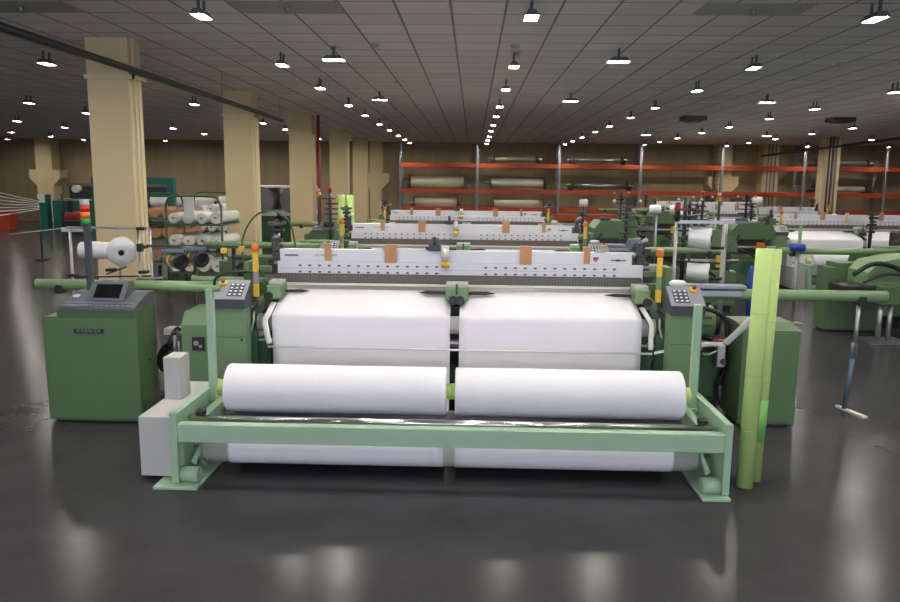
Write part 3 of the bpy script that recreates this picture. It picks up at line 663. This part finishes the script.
# ------------------------------------------------------------------ selvedge strips
def ribbon(pts, w, label, name='selvedge_strip', flat=.25, up=None):
    o = MB().tube(smooth_path(pts), w, STRIP, 8, flat, up).build(name, None, pts[0])
    return tag(o, label, 'fabric strip', 'white selvedge strips')
ribbon([(-1.885, 7.13, 1.04), (-1.89, 6.97, .97), (-1.92, 6.93, .90), (-1.90, 6.90, .80), (-1.87, 6.88, .69)], .030, 'white selvedge strip looping down at the left edge of the cloth', up=(1, 0, 0))
ribbon([(1.60, 7.13, 1.04), (1.63, 6.97, .97), (1.66, 6.93, .90), (1.65, 6.90, .80), (1.65, 6.88, .69)], .026, 'white selvedge strip looping down at the right edge of the cloth', up=(1, 0, 0))
ribbon([(1.68, 6.88, .66), (1.78, 6.84, .69), (1.87, 6.8, .67)], .016, 'short white strip of fabric curling beside the right pedestal')
ribbon([(2.02, 6.9, .73), (2.18, 6.84, .76), (2.28, 6.78, .77)], .022, 'white strip stretched across the oil filter at the right', up=(0, 0, 1))
ribbon([(2.28, 6.78, .78), (2.36, 6.7, .90), (2.44, 6.6, 1.04), (2.56, 6.5, 1.17)], .030, 'white twisted strip rising diagonally to the lime tubes', up=(-1, 0, 1))
o = MB().cyl((-1.88, 6.87, .665), (1.66, 6.87, .655), .010, PAPER, seg=10).build('cloth_rod', None, (-.1, 6.87, .66)); tag(o, 'thin pale rod lying across the front of both white webs', 'rod')

# ------------------------------------------------------------------ yarn stands and packages
def package(p, d, L, r0, r1, label):
    p = Vector(p); d = Vector(d).normalized()
    t = thing('yarn_package', label, 'yarn package', p, 'yarn packages')
    MB().lathe(p, d, [(0, r0*.5), (.003, r0*.97), (.02, r0), (L*.5, (r0+r1)/2+.008), (L-.02, r1), (L-.004, r1*.93), (L-.01, r1*.35)], YARN, 36).build('wound_yarn', t)
    MB().cyl(p+d*(-.03), p+d*(L+.004), .034, BLACK, seg=20).build('core', t)
    return t
t = thing('yarn_stand', 'steel tube yarn stand behind the control cabinet at left', 'yarn stand', (-4.4, 9.0, 0), 'yarn stands')
for x, y in ((-4.82, 9.0), (-4.35, 9.25), (-3.99, 9.0), (-3.90, 9.12)): MB().cyl((x, y, 0), (x, y, 1.60), .017, STEEL, seg=10).build('post', t)
m = MB().box(-4.85, -3.87, 8.98, 9.02, 1.590, 1.615, STEEL).cyl((-5.5, 8.9, 1.52), (-4.85, 9.0, 1.60), .005, GREYBOX, seg=6).box(-4.95, -4.6, 9.05, 9.09, 1.55, 1.60, PALE); m.build('top_rail', t)
MB().cyl((-4.85, 9.02, 1.0), (-3.87, 9.02, 1.03), .01, BLACK, seg=8).cyl((-4.5, 9.2, 1.02), (-4.2, 9.1, 1.13), .01, BLACK, seg=8).build('brace', t)
for x, z in ((-4.82, 1.03), (-3.95, 1.08), (-3.95, 1.6), (-3.95, 1.38), (-4.35, 1.1)): MB().box(x-.05, x+.05, 8.96, 9.06, z-.018, z+.018, BLACK, .005).build('clamp', t)
MB().box(-3.98, -3.92, 8.9, 8.98, 1.33, 1.43, BLACK, .01).cyl((-4.0, 8.93, 1.0), (-3.6, 8.7, 1.05), .014, STEEL, seg=10).build('yarn_guide', t)
package((-4.70, 9.0, 1.335), (1, .02, .0), .36, .098, .098, 'silvery cylindrical yarn package on the left stand, seen side-on')
package((-4.27, 9.16, 1.36), (.36, -.90, -.2), .24, .14, .165, 'silvery cone yarn package facing the camera on the left stand')
t = thing('yarn_stand', 'tall steel tube yarn stand behind the right end of the nearest loom', 'yarn stand', (2.7, 9.0, 0), 'yarn stands')
for x, y in ((2.38, 9.0), (2.93, 9.0), (3.02, 9.2)): MB().cyl((x, y, 0), (x, y, 1.76), .020, STEEL, seg=10).build('post', t)
MB().box(2.36, 3.05, 8.98, 9.02, 1.74, 1.775, STEEL).box(2.45, 3.25, 9.1, 9.14, 1.74, 1.77, BLUEGREY).build('top_rail', t)
MB().cyl((2.38, 9.02, 1.30), (2.95, 9.02, 1.27), .012, OILY, seg=8).cyl((2.38, 9.02, 1.0), (2.95, 9.02, 1.0), .012, OILY, seg=8).build('brace', t)
for z in (1.46, 1.10): MB().cyl((2.93, 8.97, z), (2.78, 8.95, z), .018, BLACK, seg=10).build('spindle', t)
MB().cyl((2.38, 8.99, 1.76), (2.38, 8.99, 1.98), .03, BLACK, seg=12).cyl((2.38, 8.99, 1.90), (2.38, 8.99, 1.96), .036, GLOWR, seg=16).build('signal_lamp', t)['label'] = 'red signal lamp on black post'
package((2.56, 9.12, 1.57), (.93, -.33, -.03), .26, .115, .135, 'upper silvery yarn package on the right stand')
package((2.56, 9.12, 1.17), (.93, -.33, -.03), .26, .105, .12, 'lower silvery yarn package on the right stand')
def feeder(x, y, z, label):
    t = thing('yarn_feeder', label, 'yarn feeder', (x, y, z), 'yarn feeders')
    d = Vector((.75, -.66, -.05)).normalized(); p = Vector((x, y, z))
    MB().lathe(p-d*.22, d, [(0, .04), (.01, .075), (.12, .085), (.13, .08)], BLUEGREY, 24).build('housing', t)
    MB().lathe(p-d*.09, d, [(0, .088), (.025, .09), (.03, .08)], YELLOW, 24).build('yellow_ring', t)
    MB().lathe(p-d*.06, d, [(0, .075), (.12, .072), (.125, .06)], STEEL, 24).build('drum', t)
    MB().lathe(p+d*.07, d, [(0, .085), (.02, .094), (.04, .085), (.041, .055), (.03, .05)], BLACK, 24).build('balloon_ring', t)
    MB().box(x-.16, x+.1, y-.05, y+.03, z+.08, z+.13, BLUEGREY, .015).build('arm', t)
    return t
t = thing('feeder_stand', 'dark feeder stand carrying two yarn feeders, left of the nearest loom', 'feeder stand', (-3.1, 8.4, 0))
MB().cyl((-3.15, 8.55, 0), (-3.15, 8.55, 1.44), .025, OILY, seg=12).cyl((-2.72, 8.6, 0), (-2.72, 8.6, 1.44), .025, OILY, seg=12).build('post', t)
MB().box(-3.7, -2.6, 8.54, 8.58, 1.42, 1.45, OILY).build('cross_arm', t)
m = MB()
for k in range(16): m.cyl((-2.66+.025*(k % 5), 8.45+.02*(k % 3), 1.0+.022*k), (-2.58+.035*(k % 4), 8.45+.02*(k % 3), 1.0+.022*k), .018+.01*(k % 2), [OILY, STEEL, BLACK, DKGREEN][k % 4], seg=8)
m.build('weft_brake', t)
for (x, z) in ((-2.76, 1.41), (-2.56, 1.43), (-3.10, 1.10)): MB().box(x-.03, x+.03, 8.35, 8.4, z-.03, z+.03, YELLOW if z > 1.2 else ORANGE, .006).build('yellow_sensor', t)
feeder(-3.30, 8.4, 1.29, 'left blue-grey yarn feeder with yellow ring')
feeder(-3.09, 8.46, 1.31, 'right blue-grey yarn feeder beside the left one, partly hidden')
o = MB().tube(smooth_path([(-2.52, 8.4, 1.15), (-2.56, 8.4, 1.5), (-2.42, 8.4, 1.78), (-2.2, 8.4, 1.86), (-2.02, 8.4, 1.72), (-1.96, 8.4, 1.45)]), .010, DKGREEN, 8).build('air_hose', None, (-2.2, 8.4, 1.4)); tag(o, 'green hose arching above the left end of the nearest loom', 'hose')
o = MB().tube(smooth_path([(-2.45, 7.12, 1.19), (-2.42, 7.1, 1.27), (-2.3, 7.12, 1.32), (-2.0, 7.14, 1.33)]), .014, BLACK, 8).build('power_cable', None, (-2.3, 7.12, 1.3)); tag(o, 'black cable curving behind the left keypad panel', 'cable')
t = thing('yarn_feeder', 'blue-grey drum feeder behind the right end of the white board', 'yarn feeder', (1.85, 8.6, 0), 'yarn feeders')
MB().cyl((1.95, 8.9, 0), (1.95, 8.9, 1.5), .03, OILY, seg=12).build('post', t)
MB().lathe((1.80, 8.8, 1.50), (.8, .5, 0), [(0, .05), (.02, .07), (.16, .08), (.2, .05)], BLUEGREY, 24).build('drum', t)

# ------------------------------------------------------------------ further looms
def shift(objs, dx, dy, labels, drop=()):
    out = []
    for o, lab in zip(objs, labels):
        c = copy_tree(o); c.location = o.location + Vector((dx, dy, 0)); c['label'] = lab; out.append(c)
    return out
base = [loom, stand, webs[0], webs[1], rolls[0], rolls[1], cab, ecab, prop]
def labs(w):
    return ['green weaving loom ' + w, 'pale green winding stand in front of the loom ' + w, 'left white cloth web on the loom ' + w, 'right white cloth web on the loom ' + w,
            'left white cloth roll before the loom ' + w, 'right white cloth roll before the loom ' + w, 'green control cabinet at the left end of the loom ' + w,
            'green cabinet at the right end of the loom ' + w, 'steel tube prop at the right end of the loom ' + w]
rows = [(0, 4.75, 'second in middle row'), (0, 10.6, 'third in middle row'),
        (9.15, 5.0, 'cut off by right edge'), (9.15, 10.8, 'with broad white boards at right'),
        (9.15, 16.8, 'directly behind the broad-boarded right one'), (9.15, 22.6, 'farthest back at right')]
for dx, dy, w in rows:
    cc = shift(base, dx, dy, labs(w))
    if dx == 0:
        for ch in list(cc[6].children):
            if dy < 6 and ch.name.startswith(('signal_post', 'console')): remove_tree(ch)
    if dx and dy not in (5.0, 10.8):
        for ch in list(cc[6].children):
            if ch.name.startswith('signal_post'): remove_tree(ch)
    if dy == 5.0:
        for ch in list(cc[6].children):
            if ch.name.startswith(('signal_post', 'console')): remove_tree(ch)

# ------------------------------------------------------------------ storage racks along the back wall
RY = 36.0
def bay(x0, x1, label):
    t = thing('storage_rack', label, 'storage rack', ((x0+x1)/2, RY, 0), 'orange beam racks')
    for i, z in enumerate((.92, 1.74, 2.92)):
        MB().box(x0+.06, x1-.06, RY-.05, RY+.02, z-.10, z+.10, RACKO, .01).build('beam', t)
        MB().box(x0+.06, x1-.06, RY+1.0, RY+1.06, z-.10, z+.10, RACKO, .01).build('beam', t)
    for x in (x0, ):
        for y in (RY-.04, RY+1.0): MB().box(x-.06, x+.06, y, y+.09, 0, 3.98, RACKG, .01).build('upright', t)
        m = MB()
        for k in range(6):
            z = .3+.62*k; m.cyl((x, RY+.0, z), (x, RY+1.03, z+(.6 if k % 2 == 0 else 0)), .015, RACKG, seg=8)
        m.build('bracing', t)
    return t
pos = ['directly behind the loom rows, leftmost', 'second from the left', 'third from the left', 'fourth from the left, left of the corbelled column', 'fifth from the left', 'sixth from the left', 'seventh, at the right edge', 'outermost right']
rx = [-3.42, .19, 3.97, 7.73, 11.45, 15.2, 18.9, 22.6]
for i, x in enumerate(rx): bay(x, x+(rx[i+1]-x if i < 7 else 3.7), 'orange-beamed grey storage rack bay, ' + pos[i])
def wbeam(x0, x1, z, r, m, label, flange=True, n2=None):
    t = thing('warp_beam', label, 'warp beam', ((x0+x1)/2, RY+.45, z), 'beams on the racks')
    y = RY+.45
    MB().cyl((x0, y, z), (x1, y, z), r, m, seg=28).build('wound_yarn', t)
    for s, x in ((-1, x0), (1, x1)):
        MB().cyl((x+s*.01, y, z), (x+s*.05, y, z), r+.10, OILY, seg=28).build('flange', t)
        MB().cyl((x+s*.05, y, z), (x+s*.32, y, z), .06, STEEL, seg=14).build('axle', t)
        MB().box(x+s*.14-.03, x+s*.14+.03, RY+.05, RY+.95, z-r-.16, z-.05, OILY).build('cradle', t)
for a in ((-2.95, -.45, 2.12, .29, BEAMY, 'thick cream warp beam on the middle level of the leftmost rack bay'),
          (.85, 3.3, 2.15, .19, BEAMW, 'shiny white warp beam on the middle level, second rack bay'),
          (-2.75, -.75, 1.14, .25, BEAMY, 'cream warp beam on the low level of the leftmost rack bay'),
          (1.0, 3.3, 1.12, .23, BEAMY, 'cream warp beam on the low level, second rack bay'),
          (1.0, 2.9, 3.25, .07, BEAMY, 'thin empty beam on the upper level, second rack bay'),
          (4.7, 7.2, 2.05, .13, STEEL, 'grey bare beam on the middle level, third rack bay'),
          (4.7, 6.9, 3.23, .09, STEEL, 'thin grey beam on the upper level, third rack bay'),
          (17.2, 19.6, 2.02, .12, BEAMW, 'pale slim beam on the middle level at the right'),
          (17.2, 19.4, 3.2, .09, STEEL, 'thin grey beam on the upper level at the right')):
    if a[1] > 18.9: a = (15.9, 18.2) + a[2:]
    wbeam(*a)
for x0, x1, z, lab in ((9.9, 11.2, 1.9, 'dark brown bar on the fourth rack bay'), (12.6, 14.9, 1.95, 'dark brown bar right of the corbelled column')):
    pass
# rapier drive casing of the loom cut by the right edge
t = thing('drive_casing', 'curved green drive casing on steel legs with black hoses at the right edge', 'drive casing', (6.0, 11.0, 0))
MB().prism([(5.62, .78), (5.62, .98), (5.75, 1.12), (6.1, 1.20), (6.6, 1.22), (6.6, .78)], 10.9, 11.5, TUBEG, 'y').build('cover', t)
MB().box(5.3, 6.0, 10.85, 11.4, .62, .80, BLACK, .03).build('dark_housing', t)
MB().box(5.72, 5.98, 10.7, 10.9, .55, .80, GREEN, .01).build('bracket', t)
for x in (5.78, 5.92): MB().cyl((x, 10.8, .0), (x, 10.8, .56), .035, STEEL, seg=12).build('leg', t)
MB().box(5.6, 6.1, 10.6, 11.0, 0, .04, STEEL).build('base_plate', t)
MB().tube(smooth_path([(5.35, 10.8, .95), (5.6, 10.75, 1.12), (5.95, 10.75, 1.05), (6.2, 10.78, .80), (6.4, 10.8, .4)]), .035, BLACK, 8).tube(smooth_path([(5.5, 10.8, .85), (5.8, 10.72, .98), (6.15, 10.75, .9), (6.3, 10.8, .55)]), .022, BLACK, 8).build('hoses', t)
MB().cyl((6.35, 10.8, 0), (6.35, 10.8, 1.35), .12, BLACK, seg=20).cyl((6.35, 10.8, 1.35), (6.35, 10.8, 1.5), .10, STEEL, seg=20).build('motor', t)
# orange floor truck
t = thing('hand_truck', 'orange-framed trolley standing right behind the third middle loom', 'trolley', (3.0, 23.0, 0))
MB().box(2.2, 4.3, 22.9, 23.1, 1.06, 1.26, RACKO, .01).build('deck', t)
for x in (2.35, 4.1): MB().box(x-.12, x+.12, 22.92, 23.08, .0, 1.06, RACKO, .01).build('leg', t)

# ------------------------------------------------------------------ far left: teal machines, threads, rolls on racks
t = thing('winding_machine', 'teal green machine standing beside the far left column', 'machine', (-17.2, 33, 0))
MB().box(-18.1, -16.0, 32.5, 34, 0, 1.2, TEAL, .03).build('body', t)
MB().box(-18.75, -18.4, 32.6, 33.0, 0, 1.45, TEAL, .02).build('control_post', t)
MB().box(-18.75, -18.45, 32.55, 32.6, 1.1, 1.45, PAPER).build('control_screen', t)
MB().box(-18.0, -16.6, 32.7, 33.6, 1.2, 1.27, STEEL).build('work_top', t)
MB().box(-17.4, -16.6, 32.8, 33.3, 1.27, 1.6, OILY).cyl((-17.1, 32.6, 1.7), (-17.1, 32.9, 1.7), .16, PALE, seg=16).build('winding_head', t)
MB().cyl((-17.6, 32.4, 0), (-17.6, 32.4, 1.5), .04, BLACK, seg=10).build('front_post', t)
t = thing('red_container', 'orange-red bin on the floor at far left behind the threads', 'bin', (-19.6, 31.5, 0))
MB().prism([(-19.9, 0), (-20.0, .72), (-19.2, .72), (-19.3, 0)], 31.3, 31.8, RACKO, 'y').build('tub', t)
MB().box(-20.03, -19.17, 31.25, 31.85, .72, .79, RED, .01).build('rim', t)
t = thing('fork_truck', 'small black and red truck parked near the teal machine', 'truck', (-15.6, 29.5, 0))
MB().box(-15.95, -15.25, 29.2, 30.2, .1, .55, BLACK, .05).build('chassis', t)
MB().box(-15.9, -15.3, 29.3, 30.1, .55, .85, RED, .08).build('hood', t)
MB().box(-15.7, -15.5, 29.25, 29.35, .85, 1.3, BLACK).build('mast', t)
for x in (-15.85, -15.35): MB().cyl((x-.06, 29.5, .13), (x+.06, 29.5, .13), .13, BLACK, seg=16).build('wheel', t)
t = thing('dark_doorway', 'dark opening in the back wall behind the teal machine', 'doorway', (-18, 37.9, 0))
MB().box(-20.2, -15.2, 37.93, 37.99, 0, 1.75, OILY).build('opening', t)
MB().box(-20.25, -15.1, 37.88, 37.98, 1.75, 1.9, GREYM).build('lintel', t)
t = thing('creel_rack', 'tall grey rack at the far left edge beyond the white threads', 'rack', (-21.9, 33, 0))
for x in (-22.6, -21.6):
    for y in (32, 34): MB().box(x-.06, x+.06, y-.06, y+.06, 0, 3.3, RACKG).build('post', t)
for z in (1.0, 1.8, 2.6, 3.2): MB().box(-22.6, -21.6, 31.95, 34.05, z-.03, z+.03, DKGREY).build('shelf', t)
t = thing('thread_guide', 'slender dark guide post where the white threads meet at far left', 'guide post', (-11.5, 20, 0))
MB().cyl((-11.5, 20, 0), (-11.5, 20, 1.62), .02, OILY, seg=8).build('post', t)
MB().box(-11.6, -11.4, 19.8, 20.2, 0, .03, OILY).build('foot', t)
for i in range(7):
    z0 = 2.10-.13*i
    o = MB().tube(smooth_path([(-10.6, 15.6, z0), (-11.05, 17.8, .5*(z0+1.56-.035*i)-.03), (-11.48, 19.98, 1.56-.035*i)], 4), .009, PAPER, 5).build('white_thread', None, (-11.05, 17.8, z0))
    tag(o, 'white thread stretched across the left edge, %s from the top' % ['first', 'second', 'third', 'fourth', 'fifth', 'sixth', 'seventh'][i], 'thread', 'white threads at far left')
# thin white board the threads reach
# teal gantry and roll carts behind first column
t = thing('teal_gantry', 'teal green gantry frame between the first two left columns', 'gantry', (-8.2, 20, 0))
for x in (-9.9, -7.92): MB().box(x-.09, x+.09, 19.9, 20.1, 0, 2.18, TEAL, .01).build('post', t)
MB().box(-10.0, -7.82, 19.88, 20.12, 2.03, 2.21, TEAL, .01).build('top_beam', t)
MB().box(-9.85, -7.95, 19.95, 20.05, 1.70, 1.80, TEAL).build('cross_bar', t)
def cart(x, y, label, n=5, peach=False):
    t = thing('roll_cart', label, 'roll cart', (x, y, 0), 'roll carts')
    w = 1.1
    for dx in (-w/2, w/2): MB().cyl((x+dx, y, .1), (x+dx, y, 1.7), .022, DKGREEN, seg=8).build('upright', t)
    MB().tube(smooth_path([(x-w/2, y, 1.6), (x-w/2+.05, y, 1.78), (x-w/2+.2, y, 1.85), (x+w/2-.2, y, 1.85), (x+w/2-.05, y, 1.78), (x+w/2, y, 1.6)]), .022, DKGREEN, 8).build('hoop', t)
    for z in (.35, .85, 1.30): MB().box(x-w/2, x+w/2, y, y+1.2, z-.02, z+.02, DKGREEN).build('shelf', t)
    for dx in (-w/2, w/2):
        for dy in (0, 1.2): MB().cyl((x+dx-.02, y+dy, .07), (x+dx+.02, y+dy, .07), .07, BLACK, seg=12).build('wheel', t)
    return t
carts = [cart(-5.45, 14.8, 'green tube cart with paper sheet, nearer the first column'), cart(-6.5, 19.2, 'green tube cart farther back near the second column'), cart(-6.95, 16.8, 'green tube cart loaded with peach-coloured rolls')]
o = MB().box(-5.62, -5.42, 14.755, 14.775, 1.42, 1.84, PAPER).build('paper_sheet', None, (-5.5, 14.76, 1.6)); tag(o, 'white paper sheet hung on the nearer green cart', 'paper')
cn = {0: 'nearer green cart', 1: 'farther green cart', 2: 'third green cart'}
for ci, (cx, cy, zs, mt, w) in enumerate(((-5.45, 14.85, (.37, .87, 1.32), STRIP, 'white'), (-6.5, 19.25, (.37, .87, 1.32), STRIP, 'white'), (-6.95, 16.85, (.37, .87, 1.32), PEACH, 'peach'))):
    for zi, z in enumerate(zs):
        for k in range(4):
            x = cx-.42+.28*k; r = .105 + .012*((k+zi) % 2)
            o = thing('fabric_roll', '%s roll on the %s shelf of the %s, %s from left' % (w, ['bottom', 'middle', 'top'][zi], cn[ci], ['first', 'second', 'third', 'fourth'][k]), 'fabric roll', (x, cy, z), w+' rolls on carts')
            MB().cyl((x, cy, z+r), (x+.05, cy+1.05, z+r), r, mt, seg=18).build('wound_fabric', o)
            MB().cyl((x, cy-.03, z+r), (x, cy+.0, z+r), .025, BROWN, seg=12).build('core', o)
# long pale rolls lying behind, seen side-on, by the back wall
for i, (x, y, z) in enumerate(((-9.0, 31, 1.25), (-11.8, 31, 1.25), (-9.0, 31, .65), (-11.8, 31, .65))):
    t = thing('fabric_roll', 'long white roll lying on a low rack near the back wall, ' + ['upper right', 'upper left', 'lower right', 'lower left'][i], 'fabric roll', (x, y, z), 'long white rolls')
    MB().cyl((x-1.3, y, z), (x+1.3, y, z), .24, STRIP, seg=24).build('wound_fabric', t)
    MB().cyl((x-1.34, y, z), (x+1.34, y, z), .05, BROWN, seg=12).build('core', t)
t = thing('roll_rack', 'low dark rack carrying long white rolls near the back wall', 'rack', (-10.4, 31, 0))
for x in (-13.3, -10.4, -7.5): MB().box(x-.04, x+.04, 30.7, 31.3, 0, 1.3, DKGREY).build('post', t)
for z in (.35, .95): MB().box(-13.3, -7.5, 30.75, 31.25, z-.03, z+.03, DKGREY).build('shelf', t)
# arched covers between second and third column
for i, x in enumerate((-6.6, -5.55)):
    t = thing('covered_beam', 'dark beam under white wrap between the second and third columns, ' + ('left one' if i == 0 else 'right one'), 'covered beam', (x, 24, 0), 'covered beams')
    MB().cyl((x-.1, 24.0, 1.55), (x-.1, 25.5, 1.55), .42, GREYM, seg=28).build('wound_beam', t)
    MB().box(x-.55, x+.4, 24.1, 25.4, 1.05, 1.22, PAPER, .02).build('tray', t)
    MB().box(x-.5, x+.35, 24.15, 25.35, 0, 1.05, DKGREEN).build('base', t)
    MB().box(x-.55, x+.4, 24.1, 25.4, 1.92, 2.0, PAPER, .02).build('wrap', t)
# pair of small lime tubes and red extinguisher far back
for i, x in enumerate((-3.02, -2.82)):
    o = MB().cyl((x, 17.6, 0), (x, 17.6, 1.86), .09, LIME, seg=20).build('cardboard_tube', None, (x, 17.6, 0))
    tag(o, 'lime tube standing far behind at the left end of the middle looms, ' + ('left' if i == 0 else 'right'), 'cardboard tube', 'far lime tubes')
# machinery towers seen over the right-hand looms
def tower(x, y, label, red=True, seed=0):
    r = random.Random(seed)
    t = thing('selector_tower', label, 'machine tower', (x, y, 0), 'selector towers')
    MB().cyl((x, y, 0), (x, y, 1.95), .035, BLACK, seg=10).build('post', t)
    for k in range(7): MB().box(x-.06-r.random()*.14, x+.06+r.random()*.14, y-.05, y+.05, 1.12+.11*k, 1.15+.11*k, [OILY, BLACK][k % 2]).build('arm', t)
    for k in range(3): MB().lathe((x-.22+.22*k, y, 1.86), (0, 0, 1), [(0, .018), (.03, .03), (.06, .015)], GREYBOX, 10).build('yarn_eye', t)
    if red: MB().cyl((x, y-.02, 1.95), (x, y-.02, 2.03), .04, GLOWR, seg=14).build('signal_lamp', t)
    return t
tower(3.35, 12.2, 'dark tower without lamp right of the second middle loom', False, 1)
tower(5.3, 17.9, 'dark tower with red lamp farther right, left of the broad-boarded loom', True, 2)
tower(2.62, 13.1, 'black selector tower without lamp near the second middle loom', False, 3)
tower(6.9, 19.6, 'black selector tower left of the broad white boards', False, 4)
tower(4.6, 24, 'small dark tower standing before the third rack bay', False, 5)
tower(-3.1, 16.6, 'dark tower with red lamp beside the third left column', True, 6)
tower(4.2, 15.0, 'dark tower between the middle and right looms', False, 7)
for i, (x, y, z, w) in enumerate(((4.1, 13.6, 0, 'lowest gearbox right of second middle loom'), (5.9, 16.6, 0, 'gearbox beside the broad-boarded loom'), (3.0, 16.5, 0, 'gearbox right of the third middle loom'), (5.6, 22.5, 0, 'gearbox far right of the trolley'))):
    t = thing('gear_cabinet', 'green machine ' + w, 'gearbox', (x, y, 0), 'green gear cabinets')
    MB().box(x-.45, x+.45, y-.45, y+.5, .1, .72, GREEN, .03).box(x-.4, x+.4, y-.4, y+.45, 0, .1, BLACK).build('lower_case', t)
    MB().box(x-.38, x+.38, y-.3, y+.45, .72, 1.05, OILY).cyl((x-.5, y-.35, .88), (x+.5, y-.35, .88), .035, STEEL, seg=10).box(x+.1, x+.25, y-.42, y-.3, .78, .98, [YELLOW, ORANGE, DKGREY, YELLOW][i]).build('gear_train', t)
    MB().prism([(x-.45, 1.05), (x-.45, 1.25), (x-.33, 1.40), (x+.15, 1.42), (x+.42, 1.26), (x+.45, 1.05)], y-.42, y+.5, GREEN, 'y', False).build('upper_cover', t)
    MB().cyl((x-.1, y-.47, .45), (x-.1, y-.45, .45), .16, DKGREEN, seg=24).cyl((x+.1, y-.5, .45), (x+.1, y-.45, .45), .03, STEEL, seg=10).build('round_cover', t)
    MB().tube(smooth_path([(x-.3, y-.42, 1.15), (x-.40, y-.55, .9), (x-.1, y-.58, .75), (x+.2, y-.5, .5), (x+.3, y-.46, .25)]), .022, BLACK, 8).tube(smooth_path([(x+.35, y-.4, 1.2), (x+.2, y-.55, 1.0), (x+.3, y-.5, .7)]), .014, DKGREEN, 8).build('hose', t)
    MB().cyl((x+.2, y-.2, 1.34), (x+.2, y-.2, 1.50), .06, OILY, seg=16).build('cap', t)
    MB().box(x-.3, x-.1, y-.3, y-.1, 1.38, 1.47, DKGREY).build('junction_box', t)
for i, (x, y, z) in enumerate(((4.1, 17.2, 1.62), (4.55, 17.2, 1.62), (3.2, 22.0, 1.62), (7.9, 21.5, 1.75))):
    t = thing('yarn_package', 'distant white yarn package, ' + ['left of the pair right of the middle looms', 'right of the pair right of the middle looms', 'alone above the trolley', 'above the broad white boards'][i], 'yarn package', (x, y, z), 'distant yarn packages')
    MB().lathe((x-.17, y, z), (1, -.2, 0), [(0, .08), (.02, .10), (.22, .11), (.25, .07)], YARN, 24).build('wound_yarn', t)
    MB().cyl((x, y+.02, 0), (x, y+.02, z-.1), .025, STEEL, seg=8).build('stand_post', t)
t = thing('blue_canister', 'small dark blue canister just left of the lime tubes', 'canister', (4.38, 12.0, 0))
MB().lathe((4.38, 12.0, 0), (0, 0, 1), [(0, .05), (.86, .05), (.90, .03), (.93, .02)], BLUE, 20).build('can', t)
MB().cyl((4.38, 12.0, .93), (4.38, 12.0, .96), .015, DKGREY, seg=10).build('cap', t)
t = thing('blue_topped_post', 'slim steel post with bright blue head just right of the lime tube tops', 'post', (5.15, 12.2, 0))
MB().cyl((5.15, 12.2, .02), (5.15, 12.2, 1.16), .028, STEEL, seg=12).build('post', t)
MB().box(5.03, 5.27, 12.1, 12.3, 0, .02, STEEL).build('foot', t)
MB().lathe((5.02, 12.2, 1.22), (1, 0, 0), [(0, .04), (.02, .06), (.22, .06), (.24, .04)], BLUE, 18).build('blue_head', t)
for i, x in enumerate((7.35, 7.62, 10.4, 10.75)):
    o = MB().box(x-.07, x+.07, 22.1, 22.2, 1.55, 1.85, ORANGE, .01).build('orange_tag', None, (x, 22.15, 1.55))
    bpy.data.objects.remove(o)

# ------------------------------------------------------------------ world, camera, view
w = bpy.data.worlds.new('World'); bpy.context.scene.world = w; w.use_nodes = True
w.node_tree.nodes['Background'].inputs[0].default_value = (.02, .02, .02, 1)
cd = bpy.data.cameras.new('Camera'); cam = bpy.data.objects.new('Camera', cd); C.objects.link(cam)
cd.sensor_fit = 'HORIZONTAL'; cd.sensor_width = 36; cd.lens = 762/900*36; cd.clip_end = 200
cam.matrix_world = Matrix.Translation((0, 0, 2.2)) @ Matrix.Rotation(.0285, 4, 'Z') @ Matrix.Rotation(PI/2 - math.atan(120/762), 4, 'X') @ Matrix.Rotation(.0105, 4, 'Z')
bpy.context.scene.camera = cam
vs = bpy.context.scene.view_settings
vs.view_transform = 'Standard'; vs.look = 'None'; vs.gamma = 1; vs.exposure = 0.1; vs.use_curve_mapping = False
sc = bpy.context.scene
sc.cycles.use_light_tree = True; sc.cycles.max_bounces = 8; sc.cycles.diffuse_bounces = 4; sc.cycles.sample_clamp_indirect = 6; sc.cycles.use_denoising = True
sc.cycles.caustics_reflective = False
